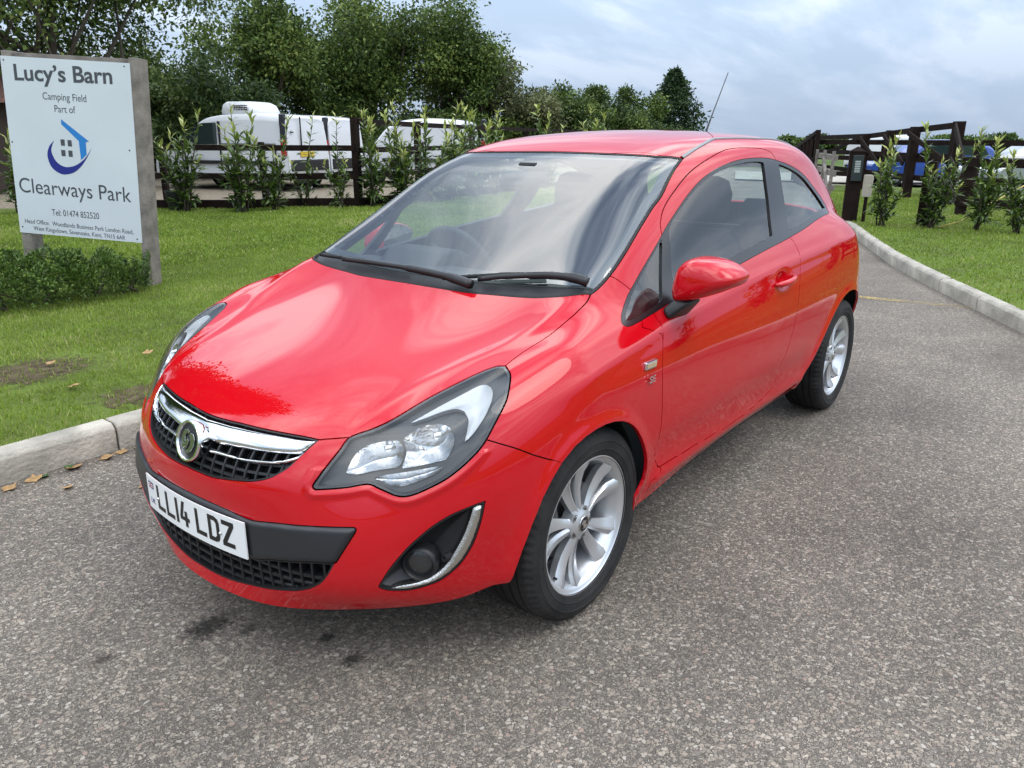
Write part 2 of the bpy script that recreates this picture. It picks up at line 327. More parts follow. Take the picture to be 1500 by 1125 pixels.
# ---- kerb stones: each one a piece of its kerb
CONC = mat('kerb_concrete', (.36, .33, .275), .9, noise=(5, .38), bump=(45, .9))
def kerb_line(P, sign, name, x_lo, x_hi, h=.135):
    root = empty(name, (float(P[0][0]), float(P[0][1]), 0)); tag(root, kind='structure')
    s = np.r_[0, np.cumsum(np.linalg.norm(np.diff(P, axis=0), axis=1))]; Ls = .915
    pr = [(0, -.05), (0, h-.028), (.003, h-.022), (.022, h-.003), (.028, h), (.112, h), (.118, h-.006), (.118, -.05)]
    rng = random.Random(3); base = None
    n = int(s[-1]/Ls)
    for k in range(n):
        a = np.array([np.interp(k*Ls, s, P[:, i]) for i in (0, 1)]); b = np.array([np.interp((k+1)*Ls, s, P[:, i]) for i in (0, 1)])
        c = (a+b)/2
        if not (x_lo < c[0] < x_hi): continue
        if base is None:
            mb = MB(); m = len(pr); v = []; f = []
            xs = [-.453, -.448, -.2, .0, .2, .448, .453]
            for i, x in enumerate(xs):
                sh = .005 if i in (0, len(xs)-1) else 0
                for (d, z) in pr: v.append((x, sign*(d+(sh if d < .06 else -sh)), z-(sh if z > .05 else 0)))
            for i in range(len(xs)-1):
                for j in range(m): f.append((i*m+j, i*m+(j+1) % m, (i+1)*m+(j+1) % m, (i+1)*m+j))
            f += [tuple(range(m)), tuple((len(xs)-1)*m+j for j in range(m))]
            base = mb.add(v, f).build('kerb_stone', CONC, root, smooth=True, angle=28); o = base
        else:
            o = base.copy(); COL.objects.link(o); o.parent = root
        d = b-a; o.location = (c[0]-P[0][0], c[1]-P[0][1], rng.uniform(-.004, .004))
        o.rotation_euler = (rng.uniform(-.012, .012), rng.uniform(-.004, .004), math.atan2(d[1], d[0])+rng.uniform(-.006, .006))
    return root
# travel direction is -x, so the left of it is -y
kerb_line(KLs, 1, 'kerb', -6, 5); kerb_line(KRs, -1, 'kerb', -14.4, 9)
# ---- faded yellow line across the drive
def worn_paint():
    m = bpy.data.materials.new('worn_yellow_paint'); m.use_nodes = True; nt = m.node_tree; N = nt.nodes; L = nt.links; b = N['Principled BSDF']; b.inputs['Base Color'].default_value = (.45, .33, .12, 1); b.inputs['Roughness'].default_value = .9
    tc = N.new('ShaderNodeTexCoord'); n = N.new('ShaderNodeTexNoise'); n.inputs['Scale'].default_value = 55; n.inputs['Detail'].default_value = 6; L.new(tc.outputs['Object'], n.inputs[0])
    n2 = N.new('ShaderNodeTexNoise'); n2.inputs['Scale'].default_value = 2.5; L.new(tc.outputs['Object'], n2.inputs[0])
    ad = N.new('ShaderNodeMath'); ad.operation = 'ADD'; L.new(n.outputs[0], ad.inputs[0]); L.new(n2.outputs[0], ad.inputs[1])
    mr = N.new('ShaderNodeMapRange'); mr.inputs[1].default_value = 1.0; mr.inputs[2].default_value = 1.14; mr.inputs[3].default_value = .12; mr.inputs[4].default_value = .85; L.new(ad.outputs[0], mr.inputs[0])
    L.new(mr.outputs[0], b.inputs['Alpha']); return m
tag(poly_sheet('road_marking', [(-6.0, -2.6), (-5.98, .2), (-6.12, 1.0), (-6.22, 1.0), (-6.10, .2), (-6.12, -2.6)], .004, worn_paint()), kind='structure')
# ------------------------------------------------------------------ grass blades (nobody could count them)
def leaf_mat(name, cols, scale=3.0, trans=.35, rough=.45, spec=.4):
    m = bpy.data.materials.new(name); m.use_nodes = True; nt = m.node_tree; N = nt.nodes; L = nt.links; b = N['Principled BSDF']; out = N['Material Output']
    at_ = N.new('ShaderNodeAttribute'); at_.attribute_name = 'tone'
    r = N.new('ShaderNodeValToRGB'); e = r.color_ramp.elements; e[0].position = 0; e[0].color = (*cols[0], 1); e[1].position = 1; e[1].color = (*cols[-1], 1)
    for i, c in enumerate(cols[1:-1]): x = e.new((i+1)/(len(cols)-1)); x.color = (*c, 1)
    L.new(at_.outputs['Fac'], r.inputs[0]); L.new(r.outputs[0], b.inputs['Base Color']); b.inputs['Roughness'].default_value = rough; b.inputs['Specular IOR Level'].default_value = spec
    t = N.new('ShaderNodeBsdfTranslucent'); L.new(r.outputs[0], t.inputs[0]); mx = N.new('ShaderNodeMixShader'); mx.inputs[0].default_value = trans
    L.new(b.outputs[0], mx.inputs[1]); L.new(t.outputs[0], mx.inputs[2]); L.new(mx.outputs[0], out.inputs[0]); MATS[name] = m
    return m
def tone_attr(o, vals):
    a = o.data.attributes.new('tone', 'FLOAT', 'FACE'); a.data.foreach_set('value', np.asarray(vals, np.float32))
RS = np.random.RandomState(11)
def in_poly(P, poly):
    x, y = P[:, 0], P[:, 1]; r = np.zeros(len(P), bool)
    for i in range(len(poly)):
        x1, y1 = poly[i]; x2, y2 = poly[(i+1) % len(poly)]
        if y1 == y2: continue
        r ^= ((y1 > y) != (y2 > y)) & (x < (x2-x1)*(y-y1)/(y2-y1)+x1)
    return r
def value_noise(P, scale, seed):
    rs = np.random.RandomState(seed); T = rs.rand(64, 64); q = P*scale; i = np.floor(q).astype(int); f = q-i; f = f*f*(3-2*f)
    g = lambda a, b: T[(i[:, 0]+a) % 64, (i[:, 1]+b) % 64]
    return (g(0, 0)*(1-f[:, 0])+g(1, 0)*f[:, 0])*(1-f[:, 1])+(g(0, 1)*(1-f[:, 0])+g(1, 1)*f[:, 0])*f[:, 1]
GRASS = leaf_mat('grass_blade', [(.10, .115, .026), (.130, .190, .024), (.190, .280, .032), (.265, .350, .055), (.42, .40, .17)], trans=.3, rough=.55, spec=.25)
def grass(name, poly, n, h, w, seed, label, bare=()):
    rs = np.random.RandomState(seed); poly = np.array(poly); lo, hi = poly.min(0), poly.max(0)
    P = lo+rs.rand(int(n*2.2), 2)*(hi-lo); P = P[in_poly(P, poly)][:n]
    nz = value_noise(P, .9, seed)*.6+value_noise(P, 3.1, seed+1)*.4
    keep = np.ones(len(P), bool)
    for x, y, r, k in bare:
        d = np.hypot(P[:, 0]-x, (P[:, 1]-y)*1.3)/r+(value_noise(P, 7, 5)-.5)*.9; keep &= ~((d < 1) & (rs.rand(len(P)) < k))
    P, nz = P[keep], nz[keep]; m = len(P)
    a = rs.rand(m)*2*math.pi; hh = h*(.55+.9*nz)*(.6+.8*rs.rand(m)); ww = w*(.7+.6*rs.rand(m)); lean = hh*rs.rand(m)*.9; b = rs.rand(m)*2*math.pi
    dx, dy = np.cos(a)*ww/2, np.sin(a)*ww/2; lx, ly = np.cos(b)*lean, np.sin(b)*lean; z = np.full(m, LAWN_Z-.004)
    v = np.stack([np.stack([P[:, 0]-dx, P[:, 1]-dy, z], 1), np.stack([P[:, 0]+dx, P[:, 1]+dy, z], 1),
                  np.stack([P[:, 0]+dx*.8+lx*.4, P[:, 1]+dy*.8+ly*.4, z+hh*.6], 1), np.stack([P[:, 0]-dx*.8+lx*.4, P[:, 1]-dy*.8+ly*.4, z+hh*.6], 1),
                  np.stack([P[:, 0]+lx, P[:, 1]+ly, z+hh], 1)], 1).reshape(-1, 3)
    i = np.arange(m)*5; F = np.concatenate([np.stack([i, i+1, i+2], 1), np.stack([i, i+2, i+3], 1), np.stack([i+3, i+2, i+4], 1)])
    o = mesh_np(name, v, F, GRASS, smooth=False); t = np.clip(.15+.75*nz+rs.randn(m)*.16, 0, 1); t[rs.rand(m) < .03] = 1; tone_attr(o, np.r_[t, t, t])
    tag(o, label, 'grass', kind='stuff')
    return o
eL = [tuple(p) for p in lawnL_edge if -7.5 < p[0] < 5.5]
BARE = [(.18, -2.95, .50, .72), (-.05, -2.02, .34, .6), (.95, -2.45, .30, .5)]
grass('near_grass', eL+[(-7.5, -6.2), (5.5, -6.2)], 230000, .024, .0050, 21, 'short green lawn grass beside the left kerb, thin and bare in places', BARE)
grass('far_grass', [(-3, -6.1), (-8, -6.1), (-14, -7), (-16.5, -10)]+[tuple(p) for p in FENCE_L[::-1][2:]]+[(0, -14.5), (6, -11), (5.5, -6.1)], 160000, .034, .014, 22, 'mown lawn grass running back to the laurels and dark fence')
eR = [tuple(p) for p in lawnR_edge if p[0] < 2]
grass('right_grass', eR+[(-15, -3.1), (-21, -5.0), (-21, 6), (-5, 8), (2, 7)], 150000, .030, .012, 23, 'mown lawn grass on the right of the drive')

# thin soil showing through the worn lawn, edges broken up by noise
def soil_patch_mat():
    m = soil_mat('bare_soil', (.060, .046, .028), (.17, .135, .085), 14, (.11, .085, .052)); N = m.node_tree.nodes; L = m.node_tree.links; b = N['Principled BSDF']
    tc = N.new('ShaderNodeTexCoord'); n = N.new('ShaderNodeTexNoise'); n.inputs['Scale'].default_value = 16; n.inputs['Detail'].default_value = 6; n.inputs['Roughness'].default_value = .7; L.new(tc.outputs['Object'], n.inputs[0])
    ln = N.new('ShaderNodeVectorMath'); ln.operation = 'LENGTH'; L.new(tc.outputs['Generated'], ln.inputs[0])
    sb = N.new('ShaderNodeVectorMath'); sb.operation = 'SUBTRACT'; sb.inputs[1].default_value = (.5, .5, 0); L.new(tc.outputs['Generated'], sb.inputs[0]); mz = N.new('ShaderNodeVectorMath'); mz.operation = 'MULTIPLY'; mz.inputs[1].default_value = (2, 2, 0); L.new(sb.outputs[0], mz.inputs[0]); L.new(mz.outputs[0], ln.inputs[0])
    ad = N.new('ShaderNodeMath'); ad.operation = 'MULTIPLY_ADD'; ad.inputs[1].default_value = 1.7; L.new(n.outputs[0], ad.inputs[0]); L.new(ln.outputs['Value'], ad.inputs[2])
    mr = N.new('ShaderNodeMapRange'); mr.inputs[1].default_value = 1.25; mr.inputs[2].default_value = 1.55; mr.inputs[3].default_value = .9; mr.inputs[4].default_value = 0; L.new(ad.outputs[0], mr.inputs[0]); L.new(mr.outputs[0], b.inputs['Alpha'])
    return m
SOIL = soil_patch_mat()
for k, (x, y, r, q) in enumerate(BARE):
    tag(poly_sheet('bare_soil', [(x+math.cos(t)*r*1.1, y+math.sin(t)*r*.85) for t in np.linspace(0, 2*math.pi, 25)[:-1]], LAWN_Z+.003+.0006*k, SOIL), kind='structure')
# ---- base body surface (left half): control rows from front bumper lip to rear bumper ----

ROWS=[[(0.8014,0,0.1851),(0.7815,0.1989,0.1861),(0.7306,0.3511,0.1928),(0.6618,0.479,0.2068),(0.5933,0.577,0.2164),(0.522,0.6642,0.2287),(0.4539,0.7325,0.2452),(0.3923,0.7821,0.2702),(0.3169,0.8164,0.276),(0.2394,0.841,0.2738),(0.1797,0.8487,0.2668),(0.12,0.8551,0.2604),(0.06,0.8571,0.2552),(0,0.86,0.25)],
[(0.7982,0,0.3007),(0.7896,0.1985,0.3008),(0.7641,0.3597,0.3),(0.7126,0.5004,0.2995),(0.6387,0.606,0.301),(0.552,0.6869,0.3046),(0.472,0.7467,0.3112),(0.3967,0.7934,0.3161),(0.318,0.8286,0.3125),(0.2398,0.8503,0.3001),(0.18,0.8577,0.29),(0.1199,0.8587,0.2751),(0.06,0.8594,0.2601),(0,0.86,0.25)],
[(0.8072,0,0.4202),(0.7954,0.1989,0.42),(0.7626,0.3584,0.4199),(0.7138,0.4994,0.42),(0.6462,0.6087,0.4252),(0.5617,0.6971,0.4296),(0.4789,0.7615,0.4347),(0.3974,0.808,0.4397),(0.3145,0.8391,0.4299),(0.2351,0.8568,0.41),(0.1701,0.863,0.38),(0.115,0.8627,0.345),(0.06,0.8617,0.3),(0,0.86,0.25)],
[(0.8113,0,0.5199),(0.7953,0.1989,0.5197),(0.7506,0.3553,0.5237),(0.6932,0.4917,0.5275),(0.6286,0.6013,0.5331),(0.5544,0.6942,0.5395),(0.4728,0.7668,0.5474),(0.3893,0.814,0.5498),(0.3001,0.8441,0.5349),(0.22,0.8596,0.505),(0.1551,0.8652,0.46),(0.105,0.865,0.4),(0.055,0.8627,0.33),(0,0.86,0.25)],
[(0.7915,0,0.5964),(0.7755,0.1981,0.5943),(0.7285,0.3546,0.5991),(0.6624,0.4888,0.6069),(0.5915,0.5973,0.6212),(0.5204,0.691,0.6397),(0.4445,0.7641,0.6497),(0.3603,0.8126,0.6501),(0.2752,0.843,0.6251),(0.195,0.8601,0.585),(0.135,0.8666,0.53),(0.09,0.8665,0.45),(0.045,0.8633,0.355),(0,0.86,0.25)],
[(0.7225,0,0.6757),(0.7092,0.1977,0.6736),(0.6659,0.3569,0.6791),(0.6039,0.4853,0.6849),(0.5361,0.5901,0.6997),(0.4634,0.6838,0.7253),(0.3919,0.7526,0.7376),(0.3122,0.8051,0.7283),(0.2304,0.8396,0.7007),(0.1602,0.8605,0.6503),(0.1101,0.8682,0.58),(0.07,0.8674,0.485),(0.035,0.864,0.37),(0,0.86,0.25)],
[(0.611,0,0.7341),(0.6008,0.1987,0.7331),(0.568,0.3475,0.7354),(0.516,0.4733,0.741),(0.4547,0.5799,0.7562),(0.3903,0.6672,0.7806),(0.322,0.736,0.7966),(0.2491,0.7934,0.7872),(0.1768,0.8369,0.7545),(0.1207,0.8619,0.6963),(0.0802,0.8699,0.6201),(0.05,0.8679,0.51),(0.025,0.8648,0.38),(0,0.86,0.25)],
[(0.4369,0,0.7862),(0.4275,0.1985,0.7858),(0.4032,0.342,0.7855),(0.3657,0.462,0.7905),(0.3214,0.5644,0.8043),(0.2775,0.6464,0.8235),(0.2304,0.7139,0.8386),(0.1752,0.7808,0.8339),(0.1142,0.8375,0.7949),(0.0597,0.8664,0.7278),(0.0151,0.8713,0.6402),(-0.0075,0.868,0.525),(-0.0262,0.8652,0.39),(0,0.86,0.25)],
[(0.2342,0,0.8372),(0.2291,0.1985,0.8355),(0.2141,0.3365,0.8327),(0.1916,0.4515,0.835),(0.1665,0.5485,0.8457),(0.1435,0.6305,0.8602),(0.1192,0.6991,0.8701),(0.0933,0.7743,0.8691),(0.0482,0.8388,0.8204),(-0.0012,0.8656,0.7437),(-0.0499,0.8709,0.6502),(-0.065,0.8683,0.53),(-0.0775,0.8646,0.395),(0,0.86,0.25)],
[(0.0404,0,0.8961),(0.035,0.1992,0.8947),(0.0287,0.3381,0.8895),(0.0185,0.4531,0.8885),(0.0112,0.5489,0.8958),(0.0081,0.6289,0.904),(0.0056,0.7008,0.9006),(0.0038,0.7758,0.8869),(-0.0221,0.8331,0.8323),(-0.0629,0.863,0.7529),(-0.115,0.8704,0.6552),(-0.1225,0.8683,0.53),(-0.1288,0.8643,0.4),(0,0.86,0.25)],
[(-0.1517,0,0.9811),(-0.1519,0.1999,0.9786),(-0.1571,0.3398,0.9752),(-0.1612,0.4548,0.9729),(-0.1627,0.5502,0.9767),(-0.1663,0.6314,0.9767),(-0.1745,0.6964,0.9529),(-0.1793,0.7622,0.9131),(-0.1798,0.8239,0.85),(-0.18,0.8597,0.7626),(-0.18,0.8699,0.6601),(-0.18,0.8684,0.53),(-0.18,0.863,0.3901),(-0.18,0.845,0.26)],
[(-0.408,0,1.1219),(-0.4058,0.1995,1.1203),(-0.4018,0.3392,1.117),(-0.3953,0.4544,1.1127),(-0.3894,0.5518,1.1045),(-0.3921,0.6439,1.077),(-0.3978,0.71,1.0079),(-0.3991,0.766,0.9333),(-0.3993,0.8119,0.8769),(-0.3998,0.8516,0.7921),(-0.4,0.868,0.6702),(-0.4,0.8683,0.53),(-0.4,0.8602,0.39),(-0.4,0.835,0.26)],
[(-0.6527,0,1.2623),(-0.6498,0.1998,1.2617),(-0.6433,0.34,1.2614),(-0.6355,0.4518,1.2588),(-0.635,0.5466,1.2422),(-0.646,0.6271,1.1945),(-0.6488,0.6926,1.106),(-0.6492,0.7446,0.9978),(-0.6494,0.7907,0.9247),(-0.65,0.8425,0.8302),(-0.65,0.8658,0.6901),(-0.65,0.868,0.53),(-0.65,0.8573,0.3901),(-0.65,0.825,0.27)],
[(-0.8495,0,1.3593),(-0.8474,0.2002,1.3586),(-0.8428,0.331,1.3588),(-0.8377,0.4335,1.3565),(-0.8385,0.5279,1.3363),(-0.8477,0.6039,1.2837),(-0.8489,0.6687,1.1937),(-0.849,0.7269,1.0557),(-0.8498,0.7881,0.9473),(-0.85,0.8411,0.8447),(-0.85,0.865,0.7),(-0.85,0.8683,0.53),(-0.85,0.8561,0.39),(-0.85,0.82,0.275)],
[(-1.0791,0,1.432),(-1.0786,0.2002,1.4303),(-1.0771,0.3309,1.4275),(-1.0757,0.4322,1.4216),(-1.0768,0.5234,1.3999),(-1.0811,0.596,1.3526),(-1.0805,0.6495,1.2776),(-1.0796,0.7197,1.1018),(-1.0798,0.7883,0.9701),(-1.08,0.8405,0.8596),(-1.08,0.8653,0.71),(-1.08,0.8691,0.53),(-1.08,0.8561,0.3897),(-1.08,0.818,0.28)],
[(-1.3493,0,1.4734),(-1.3492,0.2003,1.4704),(-1.3491,0.3309,1.4639),(-1.3489,0.432,1.4551),(-1.3492,0.5278,1.4354),(-1.3505,0.604,1.3925),(-1.3506,0.6553,1.3082),(-1.3501,0.7201,1.13),(-1.35,0.7902,0.9902),(-1.35,0.8415,0.8749),(-1.35,0.8668,0.7151),(-1.35,0.8698,0.53),(-1.35,0.8567,0.3896),(-1.35,0.817,0.28)],
[(-1.6999,0,1.4884),(-1.6998,0.2003,1.485),(-1.6998,0.3309,1.4774),(-1.6999,0.4324,1.4686),(-1.7001,0.5303,1.4534),(-1.7006,0.6137,1.4133),(-1.7005,0.6624,1.3216),(-1.7001,0.7186,1.1499),(-1.7001,0.7854,1.0226),(-1.7,0.8425,0.8993),(-1.7,0.8681,0.73),(-1.7,0.8692,0.54),(-1.7,0.8567,0.3899),(-1.7,0.82,0.28)],
[(-2.0494,0,1.4744),(-2.0496,0.1999,1.4721),(-2.0498,0.3305,1.467),(-2.0503,0.4326,1.4605),(-2.0509,0.5326,1.4463),(-2.0511,0.6159,1.4055),(-2.0494,0.6586,1.3138),(-2.0491,0.7065,1.1674),(-2.0501,0.7777,1.0525),(-2.0502,0.8421,0.9278),(-2.05,0.8671,0.7599),(-2.05,0.8668,0.5601),(-2.05,0.8572,0.4005),(-2.05,0.82,0.28)],
[(-2.3442,0,1.4305),(-2.3447,0.1991,1.4298),(-2.3463,0.3287,1.4283),(-2.3487,0.4298,1.4245),(-2.3518,0.5239,1.4083),(-2.3541,0.6059,1.3616),(-2.3501,0.6492,1.269),(-2.3475,0.704,1.1374),(-2.3489,0.7787,1.0539),(-2.35,0.8427,0.9359),(-2.3499,0.8639,0.78),(-2.3499,0.8633,0.6001),(-2.35,0.858,0.4203),(-2.35,0.82,0.28)],
[(-2.5923,0,1.3509),(-2.5942,0.1977,1.3511),(-2.5992,0.3127,1.3512),(-2.6012,0.4051,1.3499),(-2.6069,0.4952,1.3313),(-2.6122,0.5893,1.277),(-2.6018,0.6486,1.1804),(-2.5828,0.7076,1.0824),(-2.5739,0.7902,1.016),(-2.5686,0.8416,0.9163),(-2.5596,0.8592,0.78),(-2.5499,0.8595,0.6001),(-2.53,0.8561,0.4199),(-2.511,0.83,0.28)],
[(-2.7848,0,1.2331),(-2.7876,0.1956,1.2329),(-2.7927,0.3094,1.2324),(-2.7929,0.4181,1.2271),(-2.7937,0.5163,1.1983),(-2.7807,0.6139,1.1394),(-2.7572,0.6737,1.0589),(-2.7314,0.7331,0.9956),(-2.714,0.7981,0.9458),(-2.6804,0.8386,0.8602),(-2.6501,0.8546,0.74),(-2.62,0.857,0.58),(-2.58,0.8554,0.42),(-2.511,0.84,0.27)],
[(-2.9505,0,1.0585),(-2.9527,0.1963,1.0573),(-2.955,0.3321,1.0543),(-2.9546,0.4542,1.0384),(-2.9435,0.559,1.0086),(-2.9167,0.6468,0.9665),(-2.88,0.7059,0.9188),(-2.851,0.7527,0.88),(-2.8173,0.8016,0.8275),(-2.7685,0.8319,0.7494),(-2.7196,0.8471,0.64),(-2.6699,0.8529,0.52),(-2.61,0.855,0.4),(-2.511,0.85,0.27)],
[(-3.0497,0,0.8679),(-3.0477,0.1984,0.869),(-3.0417,0.3565,0.8664),(-3.0248,0.4949,0.8588),(-2.9931,0.6023,0.845),(-2.9525,0.678,0.8257),(-2.9144,0.7296,0.7964),(-2.8774,0.7744,0.7635),(-2.8371,0.8081,0.7145),(-2.783,0.8324,0.6498),(-2.7295,0.8454,0.56),(-2.6699,0.8524,0.46),(-2.61,0.8551,0.37),(-2.511,0.85,0.26)],
[(-3.1147,0,0.6113),(-3.1084,0.1975,0.6112),(-3.0896,0.3723,0.6109),(-3.0593,0.5038,0.607),(-3.0185,0.6041,0.6029),(-2.9764,0.6732,0.594),(-2.9394,0.7235,0.5809),(-2.9017,0.7625,0.5633),(-2.8526,0.7975,0.5394),(-2.7955,0.8267,0.4999),(-2.7343,0.8435,0.445),(-2.6699,0.8512,0.38),(-2.6,0.856,0.32),(-2.511,0.85,0.25)],
[(-3.1157,0,0.4315),(-3.1069,0.1975,0.4325),(-3.0821,0.3718,0.4353),(-3.0459,0.5023,0.4324),(-3.0038,0.6006,0.428),(-2.9613,0.6733,0.4158),(-2.9258,0.7237,0.4013),(-2.8875,0.7594,0.3865),(-2.8394,0.795,0.3729),(-2.7845,0.8268,0.3508),(-2.7293,0.8438,0.33),(-2.6599,0.8521,0.31),(-2.59,0.8566,0.29),(-2.511,0.85,0.25)],
[(-3.0533,0,0.293),(-3.0445,0.1973,0.2951),(-3.0203,0.3712,0.3002),(-2.9868,0.5018,0.304),(-2.9476,0.6029,0.3053),(-2.9089,0.6771,0.3024),(-2.8761,0.7288,0.2957),(-2.8411,0.7678,0.2799),(-2.8059,0.8008,0.2653),(-2.7559,0.8317,0.2564),(-2.7097,0.8475,0.25),(-2.6501,0.8546,0.25),(-2.5799,0.8574,0.25),(-2.511,0.85,0.25)]]
G=np.array(ROWS,float)   # (NI,NJ,3)
NI,NJ=G.shape[:2]
def _ctrl(G):
    # interpolating uniform cubic B-spline: symmetric about j=0, natural elsewhere
    ni,nj=G.shape[:2]
    A=np.zeros((ni+2,ni+2))
    for i in range(ni): A[i+1,i:i+3]=[1/6,4/6,1/6]
    A[0,:3]=[1,-2,1]; A[-1,-3:]=[1,-2,1]
    rhs=np.zeros((ni+2,nj,3)); rhs[1:-1]=G
    C=np.linalg.solve(A,rhs.reshape(ni+2,-1)).reshape(ni+2,nj,3)
    B=np.zeros((nj+2,nj+2))
    for j in range(nj): B[j+1,j:j+3]=[1/6,4/6,1/6]
    B[-1,-3:]=[1,-2,1]
    Be=B.copy(); Be[0,0]=1; Be[0,2]=-1      # x,z even
    Bo=B.copy(); Bo[0,0]=1; Bo[0,2]=1       # y odd
    out=np.zeros((ni+2,nj+2,3))
    for k in range(3):
        M=Bo if k==1 else Be
        r=np.zeros((nj+2,ni+2)); r[1:-1]=C[:,:,k].T
        out[:,:,k]=np.linalg.solve(M,r).T
    return out
CT=_ctrl(G)
def _basis(t): return np.stack([(1-t)**3,3*t**3-6*t*t+4,-3*t**3+3*t*t+3*t+1,t**3],-1)/6
def surf(u,v):
    u=np.clip(np.asarray(u,float),0,NI-1-1e-9); v=np.clip(np.asarray(v,float),0,NJ-1-1e-9)
    iu=u.astype(int); iv=v.astype(int); bu=_basis(u-iu); bv=_basis(v-iv)
    P=0
    for a in range(4):
        for b in range(4):
            P=P+bu[...,a,None]*bv[...,b,None]*CT[iu+a,iv+b]
    return P
